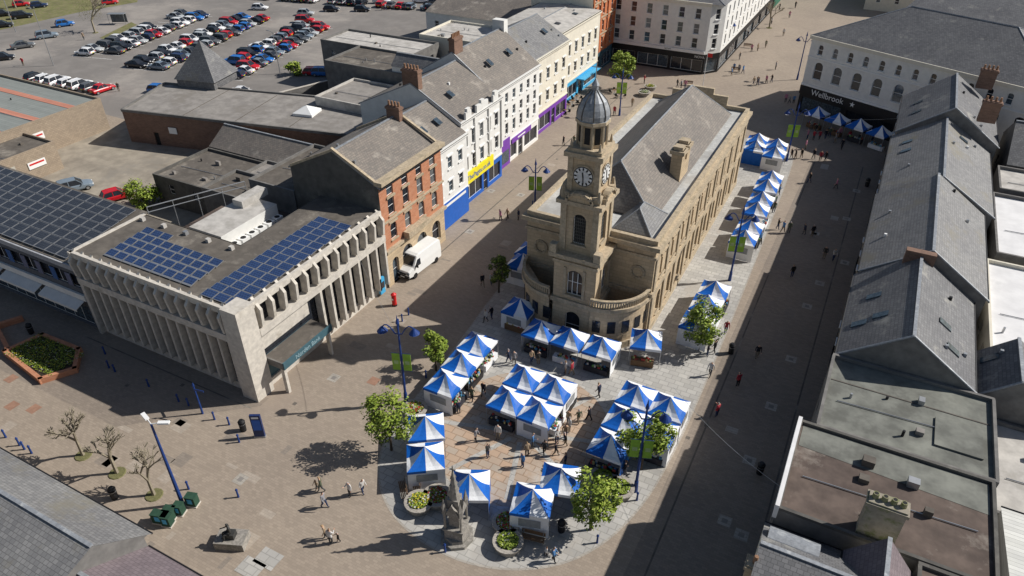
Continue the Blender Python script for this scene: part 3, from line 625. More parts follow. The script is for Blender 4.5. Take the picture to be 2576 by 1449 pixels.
def bay(cx,cy,r,a0,a1):
    n=14
    b.cyl('bays',sand,(cx,cy),r,r,0,4.9,n,a0,a1,cap=False);b.cyl('bays',sand2,(cx,cy),r+.2,r+.2,0,.8,n,a0,a1)
    b.cyl('bays',sand2,(cx,cy),r+.35,r+.35,4.6,5.0,n,a0,a1,cap=True)
    for i in range(n*2+1):
        t=a0+(a1-a0)*i/(n*2);b.tube('balustrade',sand2,(cx+(r+.1)*math.cos(t),cy+(r+.1)*math.sin(t),5),(cx+(r+.1)*math.cos(t),cy+(r+.1)*math.sin(t),5.7),.09)
    for i in range(n):
        t0=a0+(a1-a0)*i/n;t1=a0+(a1-a0)*(i+1)/n
        m=V(cx+(r+.1)*math.cos((t0+t1)/2),cy+(r+.1)*math.sin((t0+t1)/2),5.78);t=(t0+t1)/2
        b.obox('balustrade',sand2,m,(-(r+.1)*math.sin(t)*(t1-t0)/2,(r+.1)*math.cos(t)*(t1-t0)/2,0),(.16*math.cos(t),.16*math.sin(t),0),(0,0,.1))
        if i%3==1:b.obox('bay_windows',glass,(cx+r*math.cos(t),cy+r*math.sin(t),2.6),(-.4*math.sin(t),.4*math.cos(t),0),(.05*math.cos(t),.05*math.sin(t),0),(0,0,.7))
bay(4.6,.2,4.4,math.pi,1.5*math.pi);bay(9.0,.2,4.4,1.5*math.pi,2*math.pi)
b.box('bays',sand2,.5,12.9,.0,.3,4.9,5.0)
tx,ty=7.1,-1.8
def sq(part,mat,h,z0,z1,bot=True):b.box(part,mat,tx-h,tx+h,ty-h,ty+h,z0,z1,bottom=bot)
def four(h,z0,z1,ops,mat=sand,depth=.3,gl=None,mull=True):
    for p,q in(((tx-h,ty-h),(tx+h,ty-h)),((tx+h,ty-h),(tx+h,ty+h)),((tx+h,ty+h),(tx-h,ty+h)),((tx-h,ty+h),(tx-h,ty-h))):
        b.wall('tower',mat,p,q,z0,z1,[(h+o[0],h+o[1],*o[2:]) for o in ops],depth=depth,gl=gl,sill=sand2,mull=mull)
four(2.2,0,9.6,[(-.8,.8,5.4,8.3,'arch'),(-.8,.8,0,3.4,'arch')],gl=glass)
for d in((0,-1),(1,0)):
    ax=V(d[0],d[1],0);tt=V(-d[1],d[0],0);c0=V(tx,ty,0)
    for i in(-.27,.27):b.obox('tracery',paint,c0+ax*1.97+tt*i+V(0,0,6.7),tt*.035,ax*.02,V(0,0,1.25))
    for s1 in(-1,1):
        b.box('tower_trim',sand2,*( (tx+s1*1.0-.14,tx+s1*1.0+.14,ty-2.32,ty-2.2) if d[1] else (tx+2.2,tx+2.32,ty+s1*1.0-.14,ty+s1*1.0+.14)),5.2,8.5)
sq('tower_trim',sand2,2.4,0,.8);sq('tower_trim',sand2,2.42,4.3,4.8);sq('tower_trim',sand2,2.35,8.9,9.2);sq('tower_trim',sand2,2.65,9.6,10.0)
for sx in(-1,1):
    for sy in(-1,1):
        b.box('tower_quoins',sand2,tx+sx*2.25-.35,tx+sx*2.25+.35,ty+sy*2.25-.35,ty+sy*2.25+.35,10,10.9)
        b.box('tower_quoins',sand2,tx+sx*1.6-.3,tx+sx*1.6+.3,ty+sy*1.6-.3,ty+sy*1.6+.3,10,15.2)
        b.cyl('tower_urns',sand2,(tx+sx*1.75,ty+sy*1.75),.28,.1,15.9,16.9,8)
        b.box('tower_quoins',sand2,tx+sx*1.3-.25,tx+sx*1.3+.25,ty+sy*1.3-.25,ty+sy*1.3+.25,16.1,19.6)
        b.cyl('tower_urns',sand2,(tx+sx*1.35,ty+sy*1.35),.22,.05,20.3,21.2,8)
four(1.75,10,15.2,[(-.65,.65,11.0,14.2,'arch')],gl=black,mull=False)
for d in((0,-1),(1,0),(0,1),(-1,0)):
    ax=V(d[0],d[1],0);tt=V(-d[1],d[0],0);c0=V(tx,ty,0)
    for i in range(-3,4):
        b.obox('lattice',dkgrey,c0+ax*1.52+tt*(i*.18)+V(0,0,12.4),tt*.025,ax*.02,V(0,0,1.4))
    for z in range(8):b.obox('lattice',dkgrey,c0+ax*1.53+V(0,0,11.2+z*.35),tt*.6,ax*.02,V(0,0,.025))
    for k in range(8):
        t=math.pi*(k+.5)/8;b.obox('curved_pediment',sand2,c0+ax*2.0+tt*(1.25*math.cos(t))+V(0,0,15.6+.85*math.sin(t)),tt*(.27*math.sin(t))+V(0,0,-.27*math.cos(t)),ax*.3,tt*(.12*math.cos(t))+V(0,0,.12*math.sin(t)))
    b.obox('curved_pediment',sand,c0+ax*1.85+V(0,0,15.8),tt*1.1,ax*.25,V(0,0,.5))
    cc=c0+ax*1.5+V(0,0,17.95)
    def disc(r,mat,off,part='clock'):
        b.f(part,mat,[cc+ax*off+tt*(r*math.cos(k*math.pi/16))+V(0,0,r*math.sin(k*math.pi/16)) for k in range(32)])
    disc(1.08,sand2,.06);disc(.95,black,.08);disc(.88,paint,.1);disc(.58,M('clock_face',(.78,.78,.76),bump=0),.12)
    for k in range(12):
        t=k*math.pi/6;r=V(0,0,1)*math.cos(t)+tt*math.sin(t);q=tt*math.cos(t)-V(0,0,1)*math.sin(t)
        b.obox('clock_numerals',black,cc+ax*.12+r*.73,q*.07,ax*.01,r*.12)
    for t,l,w in((math.radians(-8),.42,.06),(math.radians(175),.68,.045)):
        r=V(0,0,1)*math.cos(t)+tt*math.sin(t);q=tt*math.cos(t)-V(0,0,1)*math.sin(t);b.obox('clock_hands',black,cc+ax*.15+r*l*.4,q*w,ax*.01,r*l*.6)
sq('tower_trim',sand2,2.25,15.2,15.6);sq('tower_trim',sand2,1.9,15.6,16.3);four(1.45,16.3,19.7,[]);sq('tower_trim',sand2,1.85,19.7,20.15);sq('tower_trim',sand2,1.6,20.15,20.5)
b.cyl('belfry',sand,(tx,ty),1.25,1.25,20.5,22.6,8,ph=math.pi/8)
for k in range(8):
    t=k*math.pi/4;r=V(math.cos(t),math.sin(t),0);q=V(-math.sin(t),math.cos(t),0)
    b.obox('belfry_openings',dark,V(tx,ty,21.6)+r*1.16,q*.26,r*.02,V(0,0,.75))
    t+=math.pi/8;b.tube('belfry',sand2,(tx+1.28*math.cos(t),ty+1.28*math.sin(t),20.5),(tx+1.28*math.cos(t),ty+1.28*math.sin(t),22.6),.13)
b.cyl('belfry',sand2,(tx,ty),1.55,1.55,22.6,22.9,8,ph=math.pi/8)
b.cyl('dome',lead,(tx,ty),1.5,1.42,22.88,23.0,8,ph=math.pi/8)
pr=[(1.42,23.0),(1.44,23.4),(1.32,23.9),(1.05,24.5),(.7,24.9),(.4,25.2),(.28,25.4)]
for (r0,z0),(r1,z1) in zip(pr,pr[1:]):b.cyl('dome',lead,(tx,ty),r0,r1,z0,z1,16,ph=math.pi/8,cap=False)
for k in range(8):
    t=k*math.pi/4+math.pi/8
    for (r0,z0),(r1,z1) in zip(pr,pr[1:]):b.tube('dome_ribs',dkgrey,(tx+r0*math.cos(t),ty+r0*math.sin(t),z0),(tx+r1*math.cos(t),ty+r1*math.sin(t),z1),.06)
b.cyl('finial',lead,(tx,ty),.3,.3,25.4,25.8,8);b.cyl('finial',lead,(tx,ty),.36,.02,25.8,26.4,8);b.tube('finial',metal,(tx,ty,26.3),(tx,ty,27.8),.04);b.obox('finial',metal,(tx,ty,27.3),(.4,0,0),(0,.02,0),(0,0,.03))
b.done()
# ------------------------------------------------------------------ tents
def tentmesh(walls):
    b=MB('market_tent');h=1.5;z0,za=2.25,3.45;nr=5
    def ringpt(k,t):
        a=[(-1,-1),(-.5,-1),(0,-1),(.5,-1),(1,-1),(1,-.5),(1,0),(1,.5),(1,1),(.5,1),(0,1),(-.5,1),(-1,1),(-1,.5),(-1,0),(-1,-.5)][k%16]
        r=1-t;z=z0+(za-z0)*(t**1.35*.9+t*.1)
        corner=1 if abs(a[0])+abs(a[1])==2 else 0
        return V(a[0]*h*r,a[1]*h*r,z-(.1*math.sin(math.pi*t) if not corner else 0))
    for k in range(16):
        m=tblue if (k//2)%2==0 else twhite
        for i in range(nr):
            t0,t1=i/nr,(i+1)/nr;q=[ringpt(k,t0),ringpt(k+1,t0),ringpt(k+1,t1),ringpt(k,t1)]
            b.f('canopy',m,q[:3] if i==nr-1 else q)
        p,q=ringpt(k,0),ringpt(k+1,0);b.f('valance',m,[(p.x,p.y,p.z-.28),(q.x,q.y,q.z-.28),q,p])
    for sx in(-1,1):
        for sy in(-1,1):b.tube('legs',metal,(sx*(h-.04),sy*(h-.04),0),(sx*(h-.04),sy*(h-.04),z0),.03)
    sides={'s':((-h,-h),(h,-h)),'e':((h,-h),(h,h)),'n':((h,h),(-h,h)),'w':((-h,h),(-h,-h))}
    for w in walls:
        (x0,y0),(x1,y1)=sides[w.lower()];m=tblue if w.isupper() else twhite
        sc=.985
        for i in range(6):
            u0,u1=i/6,(i+1)/6;n0=V(y1-y0,-(x1-x0),0).normalized()
            o0,o1=n0*(.03*(-1)**i),n0*(.03*(-1)**(i+1))
            A=V(x0,y0,0).lerp(V(x1,y1,0),u0)*sc;Bq=V(x0,y0,0).lerp(V(x1,y1,0),u1)*sc
            b.f('side_wall',m,[A+o0+V(0,0,.04),Bq+o1+V(0,0,.04),Bq+V(0,0,z0-.05),A+V(0,0,z0-.05)])
        if not w.isupper():
            d=V(x1-x0,y1-y0,0);n=V(d.y,-d.x,0).normalized()*.045;p=V(x0*sc,y0*sc,0)
            b.f('clear_window',M('clear_pvc',(.35,.37,.38),rough=.2,bump=0),[p+n+d*.22+V(0,0,1.0),p+n+d*.78+V(0,0,1.0),p+n+d*.78+V(0,0,1.8),p+n+d*.22+V(0,0,1.8)])
    return b.mesh('market_tent',[x for p in b.parts.values() for x in p])
TM={}
def tent(x,y,w='',rot=0):
    if w not in TM:TM[w]=tentmesh(w)
    inst('market_tent',TM[w],(x+random.uniform(-.05,.05),y+random.uniform(-.05,.05),.012),rot+random.uniform(-.03,.03),(1,1,random.uniform(.95,1.05)))
T=[(-14.4,109.5,'WS'),(-14.2,106.4,'WS'),(-11.2,105.6,'s'),(-11.4,108.7,'')]+[(-10,97,'w'),(-10,93.6,'e'),(-9.8,89.5,'w'),(-9.8,86.4,''),(-9.6,82,'w'),(-9.6,78.6,'ws')]+[(-10,66.2,'w'),(-10,63.1,'w'),(-10.1,59.6,'sw')]
T+=[(-31.1,64.6,''),(-30.6,61.5,'s'),(-27.1,53.8,'es'),(-23.4,51.3,'w'),(-20.3,51.4,'n'),(-17.1,51.6,'e')]
T+=[(-28,46.6,'w'),(-27.9,43.5,'w'),(-27.7,40.4,'ws')]
T+=[(-21.7,44.1,''),(-18.6,44.1,'e'),(-21.7,41,''),(-18.6,41,'s')]
T+=[(-11.9,46.6,'w'),(-8.9,46.6,'e'),(-11.9,43.4,''),(-8.9,43.4,'es'),(-11.9,40.2,'E')]
for t in T:tent(*t)
tent(-13.7,54.6,'',.25)
tent(-26.3,34.9,'w',.62);tent(-24.6,32.2,'s',.62)
tent(-19.9,31.2,'E',.45);tent(-15.0,32.2,'sW',.3);tent(-14.0,35.0,'E',.3)
for i in range(4):tent(-8+i*3.35,125.6-i*1.5,'',ang)
gc=[M('goods%d'%i,c,bump=0) for i,c in enumerate([(.5,.08,.06),(.1,.3,.5),(.6,.5,.2),(.7,.68,.62),(.15,.35,.1),(.05,.05,.06)])]
def table(x,y,rot,w=2.4,cloth=None,goods=None):
    b=MB('market_stall_table',(x,y),rot);c=cloth or random.choice([black,twhite,gc[5],gc[5],wood])
    b.box('top',c,-w/2,w/2,-.35,.35,.72,.75);b.box('cloth',c,-w/2+.01,w/2-.01,-.34,.34,.08,.72)
    for i in range(22):
        px,py=random.uniform(-w/2+.15,w/2-.15),random.uniform(-.25,.25);s1=random.uniform(.05,.12)
        b.box('goods',random.choice(goods or gc),px-s1,px+s1,py-s1*.7,py+s1*.7,.75,.75+random.uniform(.05,.3))
    b.done(True)
for x,y,r in[(-23.4,50.2,0),(-20.3,50.2,0),(-17.1,50.4,0),(-26.9,52.6,0),(-21.7,39.8,0),(-18.6,39.9,0),(-17.4,42,H90),(-17.4,44.5,H90),(-23,44,H90),(-26.7,43.5,H90),(-26.8,46.6,H90),(-26.5,40.4,H90),(-8.7,93.6,H90),(-8.5,86.4,H90),(-8.4,82,H90),(-8.7,66,H90),(-8.8,63,H90),(-11.9,39,0),(-9,42.1,0),(-8,124.4,ang),(-4.6,122.9,ang),(-1.3,121.4,ang),(2,119.9,ang)]:table(x,y,r)
table(-13.5,53.4,.25,2.2,wood,[gc[0],gc[0],gc[4],gc[2]])
# ------------------------------------------------------------------ street lamps
def lamp(u,v,h=9.2,banner=True,yaw=0):
    x,y=G(u,v);b=MB('street_lamp',(x,y),yaw)
    b.cyl('post',blue,(0,0),.2,.16,0,1.2,10);b.cyl('post',blue,(0,0),.12,.08,1.2,h,10);b.cyl('post',blue,(0,0),.16,.1,h-.1,h+.25,8);b.cyl('post',blue,(0,0),.08,.01,h+.25,h+.8,8)
    for sg in(-1,1):
        pts=[V(0,0,h-1.2)]+[V(sg*(.3+1.1*k/5),0,h-1.2+.9*math.sin(k/5*math.pi*.75)) for k in range(6)]
        for p,q in zip(pts,pts[1:]):b.tube('arm',blue,p,q,.055)
        e=pts[-1];b.cyl('lantern',blue,(e.x,0),.48,.12,e.z-.45,e.z,12);b.cyl('lantern_glass',paint,(e.x,0),.3,.4,e.z-.6,e.z-.45,12)
    if banner:
        for sg in(-1,1):
            b.box('banner',lime,sg*.15,sg*.85,-.015,.015,3.9,5.8,bottom=True);b.tube('banner_rod',blue,(0,0,5.83),(sg*.9,0,5.83),.02);b.tube('banner_rod',blue,(0,0,3.87),(sg*.9,0,3.87),.02)
            b.box('banner_print',M('banner_pale',(.55,.7,.3),bump=0),sg*.3,sg*.7,-.025,.025,4.6,5.0,bottom=True)
    b.done()
yw=math.radians(20)
lamp(1022,1012,9.2,True,yw);lamp(1345,545,7.6,True,yw);lamp(1598,1235,9.2,True,yw);lamp(1835,705,9,True,yw);lamp(1558,290,7.6,True,yw);lamp(1978,405,8.5,True,yw);lamp(2005,200,8.5,False,yw);lamp(1880,60,8,False,yw);lamp(1815,150,8,False,yw)
x,y=G(460,1268);b=MB('street_lamp',(x,y));h=8.8
b.cyl('post',blue,(0,0),.16,.08,0,h,10)
for d in((-1,.3),(.9,.5)):b.tube('arm',paint,(0,0,h),(d[0]*.5,d[1]*.5,h+.1),.04);b.obox('lantern',paint,(d[0]*.9,d[1]*.9,h+.12),(d[0]*.4,d[1]*.4,0),(-d[1]*.14,d[0]*.14,0),(0,0,.07))
b.done()
for u,v,h in((135,165,11),(705,185,8),(40,80,9)):
    x,y=G(u,v);b=MB('street_lamp',(x,y));b.cyl('post',metal,(0,0),.1,.06,0,h,8);b.tube('arm',metal,(0,0,h),(-1.2,.2,h+.2),.04);b.obox('lantern',metal,(-1.4,.2,h+.2),(.35,0,0),(0,.12,0),(0,0,.06));b.done()
# ------------------------------------------------------------------ trees
def tree(u,v,h,r,n=2600,zc=.62,sc=.13,flat=1.0,dk=False):
    x,y=G(u,v);b=MB('tree',(x,y))
    b.tube('trunk',bark,(0,0,0),(.05,.03,h*.45),.12,.08,8)
    cl=[]
    for i in range(26):
        t=random.uniform(0,2*math.pi);p=random.uniform(-.9,1);rr_=r*random.uniform(.35,.95)*math.sqrt(max(.1,1-p*p*.8))
        c=V(rr_*math.cos(t),rr_*math.sin(t),h*zc+p*(h*(1-zc))*.85*flat);cl.append((c,r*random.uniform(.18,.42)))
        b.tube('branches',bark,(.04,.02,h*random.uniform(.25,.45)),c,.04,.012,4)
    for i in range(n):
        c,cr=random.choice(cl);d=V(random.gauss(0,1),random.gauss(0,1),random.gauss(0,1));d.normalize();p=c+d*cr*random.random()**.35*(1.25 if random.random()<.08 else 1)
        nn=(d+V(random.uniform(-1,1),random.uniform(-1,1),random.uniform(0,1.2)));nn.normalize();u1=nn.orthogonal().normalized();w=nn.cross(u1);s1=sc*random.uniform(.6,1.3)
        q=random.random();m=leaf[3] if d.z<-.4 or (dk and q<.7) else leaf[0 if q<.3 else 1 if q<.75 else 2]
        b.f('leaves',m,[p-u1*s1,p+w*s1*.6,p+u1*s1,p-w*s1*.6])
    b.done()
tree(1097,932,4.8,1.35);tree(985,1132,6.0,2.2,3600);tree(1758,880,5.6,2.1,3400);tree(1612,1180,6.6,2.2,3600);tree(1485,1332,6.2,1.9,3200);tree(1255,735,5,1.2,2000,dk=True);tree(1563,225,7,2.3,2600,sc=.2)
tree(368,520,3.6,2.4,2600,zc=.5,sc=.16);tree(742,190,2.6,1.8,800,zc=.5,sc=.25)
def bare(u,v,h,tw=True,m=None):
    x,y=G(u,v);b=MB('bare_tree',(x,y))
    m=m or M('pale_bark',(.38,.33,.24),var=.3,ns=4)
    def rec(p,d,l,r,k):
        q=p+d*l;b.tube('limbs',m,p,q,r,r*.75,5)
        if k==0:return
        for i in range(random.choice((3,3,4)) if k>1 else 4):
            nd=(d+V(random.uniform(-1,1),random.uniform(-1,1),random.uniform(-.15,.55))*.85).normalized();rec(q,nd,l*random.uniform(.55,.8),r*.66,k-1)
    rec(V(0,0,0),V(-.05,.03,1).normalized(),h*.35,h*.034,4)
    b.cyl('moss_ring',moss,(0,0),.7,.65,.0,.08,12)
    if not tw:
        for i in range(500):
            t=random.uniform(0,6.28);rr_=h*.35*random.random()**.5;z=h*random.uniform(.4,.95);p=V(rr_*math.cos(t),rr_*math.sin(t),z);s1=.1;b.f('buds',moss,[p,p+V(s1,s1,0),p+V(0,s1,s1)])
    b.done()
bare(210,1145,4.8);bare(295,1190,5);bare(388,1245,4.8);bare(240,82,8,False);bare(40,20,6,False);bare(1935,70,6,True)
# ------------------------------------------------------------------ planters, flower bed
def planter(u,v,r=1.05,k=0):
    x,y=G(u,v);b=MB('flower_planter',(x,y))
    b.cyl('bowl',stoneg,(0,0),r*.85,r,0,.65,20,cap=False);b.cyl('rim',slabk,(0,0),r*1.05,r*1.05,.65,.75,20,cap=False)
    for i in range(20):
        t0,t1=i*math.pi/10,(i+1)*math.pi/10;b.f('rim',slabk,[(r*1.05*math.cos(t0),r*1.05*math.sin(t0),.75),(r*1.05*math.cos(t1),r*1.05*math.sin(t1),.75),(r*.75*math.cos(t1),r*.75*math.sin(t1),.75),(r*.75*math.cos(t0),r*.75*math.sin(t0),.75)])
    b.cyl('soil',soil,(0,0),r*.75,r*.75,.5,.7,20)
    for i in range(420):
        t=random.uniform(0,6.28);q=r*.7*random.random()**.5;p=V(q*math.cos(t),q*math.sin(t),.75+random.uniform(0,.15));s1=.06
        m=random.choice(leaf) if random.random()<(.95 if k==3 else .6) else bloom[random.choice([k,k,2]) if k<3 else 2]
        n=V(random.uniform(-.5,.5),random.uniform(-.5,.5),1).normalized();u1=n.orthogonal()*s1;w=n.cross(u1);b.f('flowers',m,[p-u1,p-w,p+u1,p+w])
    b.done()
for u,v,k in((1055,1275,1),(1100,1260,0),(1275,1325,0),(1278,1375,3),(1515,1215,3),(1558,1240,3),(1045,1040,0),(1635,225,1),(1620,240,2)):planter(u,v,1.1,k)
x,y=G(110,905);b=MB('brick_flower_bed',(x,y))
def bedw(p,q):
    p,q=V(*p,0),V(*q,0);d=(q-p)/2;n=V(-d.y,d.x,0).normalized()*.2;b.obox('wall',brick,(p+q)/2+V(0,0,.3),d+d.normalized()*.2,n,V(0,0,.3))
Q=[(-4,-1.2),(3,-2.2),(4.5,.3),(2.2,2.4),(-3.2,2.2)]
for i in range(5):bedw(Q[i],Q[(i+1)%5])
b.f('soil',soil,[(*q,.45) for q in Q])
for i in range(2200):
    p=V(random.uniform(-3.6,3.6),random.uniform(-1.6,2.1),.5+random.uniform(0,.15));s1=.09;m=random.choice([leaf[3],leaf[3],leaf[0],leaf[0],bloom[1],bloom[2]] if random.random()<.3 else leaf);b.f('plants',m,[p,p+V(s1,0,.03),p+V(s1,s1,0),p+V(0,s1,.03)])
bedw((-9,1),(-4.2,-.8));bedw((-9,1),(-8,3));b.done()
# ------------------------------------------------------------------ furniture
def bin_(u,v):
    x,y=G(u,v);b=MB('litter_bin',(x,y));b.cyl('body',black,(0,0),.26,.3,0,.95,14);b.cyl('band',metal,(0,0),.31,.31,.8,.84,14,cap=False);b.cyl('hood',black,(0,0),.32,.18,1.05,1.25,14)
    for t in(0,1.57,3.14,4.71):b.tube('stays',black,(.26*math.cos(t),.26*math.sin(t),.95),(.3*math.cos(t),.3*math.sin(t),1.06),.02)
    b.done()
for u,v in((613,1082),(1838,888),(1910,1190),(290,1252),(1412,1335),(2180,468),(80,838)):bin_(u,v)
def bollard(u,v):
    x,y=G(u,v);b=MB('bollard',(x,y));b.cyl('post',blue,(0,0),.09,.07,0,.8,10);b.cyl('post',blue,(0,0),.11,.11,.8,.85,10);b.cyl('post',blue,(0,0),.09,.03,.85,1.0,10);b.done()
for u,v in((375,972),(450,1010),(475,1020),(540,1055),(577,1068),(602,1112),(600,1250),(475,1230),(1120,1388),(1502,1365),(1003,820),(1012,808),(1028,792),(1340,520),(15,1100),(50,1120),(62,1130),(80,1140),(265,890),(275,925),(290,935),(1072,950),(1602,1258)):bollard(u,v)
x,y=G(510,1040);b=MB('signpost',(x,y));b.cyl('post',blue,(0,0),.1,.06,0,3.4,8);b.obox('fingers',blue,(.5,0,3),(.5,.1,0),(0,.02,0),(0,0,.1));b.obox('fingers',blue,(-.4,.2,2.75),(.45,-.2,0),(.01,.02,0),(0,0,.1));b.cyl('post',blue,(0,0),.1,.02,3.4,3.7,8);b.done()
x,y=G(655,1098);b=MB('information_totem',(x,y),.5);b.box('panel',M('totem_blue',(.02,.04,.14),rough=.4,bump=0),-.45,.45,-.12,.12,.15,2.6);b.box('base',metal,-.5,.5,-.16,.16,0,.15);b.box('map',sblue,-.36,.36,-.135,-.122,.9,2.1);b.box('header',paint,-.3,.3,-.135,-.122,2.25,2.45);b.done()
x,y=G(993,768);b=MB('post_box',(x,y));b.cyl('plinth',black,(0,0),.28,.28,0,.2,18);b.cyl('body',red,(0,0),.26,.26,.2,1.4,18);b.cyl('cap',red,(0,0),.31,.31,1.4,1.5,18);b.cyl('cap',red,(0,0),.3,.08,1.5,1.68,18);b.box('slot',black,-.1,.1,-.28,-.24,1.15,1.19);b.box('plate',paint,-.07,.07,-.28,-.24,.85,1.05);b.done()
def cab(u,v,w=1.0,h=1.2,rot=0):
    x,y=G(u,v);b=MB('utility_cabinet',(x,y),rot);m=M('cabinet_green',(.03,.08,.05),bump=0);b.box('body',m,-w/2,w/2,-.3,.3,.1,h);b.box('plinth',conc,-w/2-.05,w/2+.05,-.35,.35,0,.1);b.box('lid',m,-w/2-.03,w/2+.03,-.33,.33,h,h+.05,bottom=True);b.box('poster',lblue,-w/4,w/4,-.33,-.31,.4,.9);b.done()
for u,v,w in((410,1312,1.6),(432,1300,1),(455,1290,.8),(487,1268,1),(425,1318,.9)):cab(u,v,w*.8,1.0,.3)
def bench(u,v,rot=0):
    x,y=G(u,v);b=MB('park_bench',(x,y),rot)
    for i in range(4):b.box('seat',wood,-.9,.9,-.25+i*.13,-.15+i*.13,.43,.46,bottom=True)
    for i in range(3):b.box('backrest',wood,-.9,.9,.27,.3,.55+i*.13,.65+i*.13,bottom=True)
    for sx in(-.75,.75):
        b.box('legs',metal,sx-.03,sx+.03,-.22,-.17,0,.43);b.box('legs',metal,sx-.03,sx+.03,.2,.26,0,.9)
    b.done()
bench(1340,1362,.2);bench(1015,1240,-.8);bench(1045,1222,-.8);bench(1850,180,.3);bench(1730,215,.2);bench(1880,120,.2)
x,y=G(1150,1350);b=MB('gothic_monument',(x,y),.2)
b.cyl('steps',stoneg,(0,0),1.3,1.3,0,.3,8);b.cyl('steps',stoneg,(0,0),1.0,1.0,.3,.6,8);b.box('base',stoneg,-.7,.7,-.7,.7,.6,1.5);b.box('base',stoneg,-.8,.8,-.8,.8,1.5,1.65,bottom=True)
b.box('pedestal',stoneg,-.4,.4,-.4,.4,1.65,3.4)
for sx in(-.62,.62):
    for sy in(-.62,.62):
        b.tube('columns',stoneg,(sx,sy,1.65),(sx,sy,3.2),.1);b.cyl('pinnacles',stoneg,(sx,sy),.18,.18,3.2,3.8,4);b.cyl('pinnacles',stoneg,(sx,sy),.22,.0,3.8,4.9,4)
for d in((0,-1),(1,0),(0,1),(-1,0)):
    t=V(-d[1],d[0],0);a=V(d[0],d[1],0);b.f('gablets',stoneg,[a*.7+t*.55+V(0,0,3.2),a*.7-t*.55+V(0,0,3.2),a*.7+V(0,0,4.4)]);b.f('gablets',stoneg,[a*.7+t*.55+V(0,0,3.2),a*.7+V(0,0,4.4),V(0,0,4.4)]);b.f('gablets',stoneg,[a*.7-t*.55+V(0,0,3.2),a*.7+V(0,0,4.4),V(0,0,4.4)])
b.box('spire',stoneg,-.42,.42,-.42,.42,3.4,4.6);b.cyl('spire',stoneg,(0,0),.42,.05,4.6,7.4,8);b.box('spire',stoneg,-.22,.22,-.04,.04,7.4,7.5);b.box('spire',stoneg,-.04,.04,-.04,.04,7.3,7.8)
for z in(5.2,5.9,6.6):
    for k in range(4):t=k*H90+.78;r=.42-(z-4.6)*.13;b.cyl('crockets',stoneg,(r*math.cos(t),r*math.sin(t)),.09,.03,z,z+.2,5)
b.done()
# ------------------------------------------------------------------ people
def skinmesh(vs,es,rad,root=0,name='p'):
    me=bpy.data.meshes.new(name);me.from_pydata(vs,es,[]);o=bpy.data.objects.new(name,me);bpy.context.collection.objects.link(o)
    m=o.modifiers.new('s','SKIN');m.use_smooth_shade=True
    for i,r in enumerate(rad):me.skin_vertices[0].data[i].radius=(r,r) if not isinstance(r,tuple) else r
    me.skin_vertices[0].data[root].use_root=True
    o.modifiers.new('d','SUBSURF').levels=1
    dg=bpy.context.evaluated_depsgraph_get();ev=bpy.data.meshes.new_from_object(o.evaluated_get(dg));bpy.data.objects.remove(o);return ev
def figure(st=0,arm=0,sit=False,lean=0):
    vs=[];es=[];ra=[]
    def a(p,r,par=None):
        vs.append(p);ra.append(r)
        if par is not None:es.append((par,len(vs)-1))
        return len(vs)-1
    hz=.93 if not sit else .55
    pe=a((0,0,hz),(.17,.12));be=a((0,lean*.3,hz+.2),(.15,.11),pe);ch=a((0,lean*.7,hz+.42),(.18,.12),be);ne=a((0,lean+.01,hz+.57),.06,ch)
    h1=a((0,lean+.03,hz+.67),(.08,.095),ne);h2=a((0,lean+.02,hz+.77),(.07,.085),h1);a((0,lean+.13,hz+.68),.015,h1)
    for sg in(-1,1):
        sh=a((sg*.19,lean*.7,hz+.48),.07,ch);sw=st*sg*-.5
        if arm==1 and sg==1:el=a((.26,.1,hz+.22),.05,sh);wr=a((.2,.32,hz+.3),.035,el);ha=a((.19,.4,hz+.33),.032,wr);fd=V(0,.07,.02)
        else:el=a((sg*.25,-.02+sw*.25+lean*.5,hz+.2),.05,sh);wr=a((sg*.26,.06+sw*.6+lean*.6,hz-.04),.035,el);ha=a((sg*.26,.09+sw*.7+lean*.6,hz-.12),.034,wr);fd=V(0,.015,-.075)
        hp=V(*vs[ha])
        for k in range(4):
            o=V(0,(k-1.5)*.022,0) if fd.z<-.05 else V((k-1.5)*.022,0,0);L=(.85,1,.95,.75)[k];f1=a(tuple(hp+o+fd*L),.009,ha);a(tuple(hp+o+fd*L*1.5+V(-sg*.012,0,0)),.008,f1)
        a(tuple(hp+V(-sg*.03,.045,-.02)),.011,ha)
        hi=a((sg*.1,0,hz-.06),.105,pe)
        if sit:kn=a((sg*.13,.42,.5),.08,hi);an=a((sg*.13,.42,.09),.048,kn);a((sg*.13,.58,.04),.042,an)
        else:
            f=st*sg;kn=a((sg*.105,.18*f+(.05 if f<0 else .02),.49),.075,hi);an=a((sg*.1,.36*f-(.05 if f<0 else 0),.1+(.05 if f<0 else 0)),.048,kn);a((sg*.1,.36*f+.15-(.05 if f<0 else 0),.045),.042,an)
    me=skinmesh(vs,es,ra)
    for k in range(5):me.materials.append(None)
    for p in me.polygons:
        c=p.center;z=c.z-hz
        p.material_index=0 if z>.74 or (z>.62 and c.y<lean-.0) else 1 if z>.54 else 1 if (abs(c.x)>.2 and z<-.06) or (arm and c.y>.34 and z>0) else 2 if z>-.1 else 3 if c.z>.1 else 4
        p.use_smooth=True
    return me
FG=[figure(0),figure(.6),figure(-.6),figure(.35,1),figure(0,1),figure(.3,0,False,.12)];FS=figure(0,1,True)
hair=[M('hair%d'%i,c,bump=0) for i,c in enumerate([(.03,.02,.015),(.12,.07,.04),(.35,.25,.13),(.4,.4,.4)])]
skin_=[M('skin%d'%i,c,bump=0,rough=.5,var=.05) for i,c in enumerate([(.6,.38,.28),(.5,.3,.2)])]
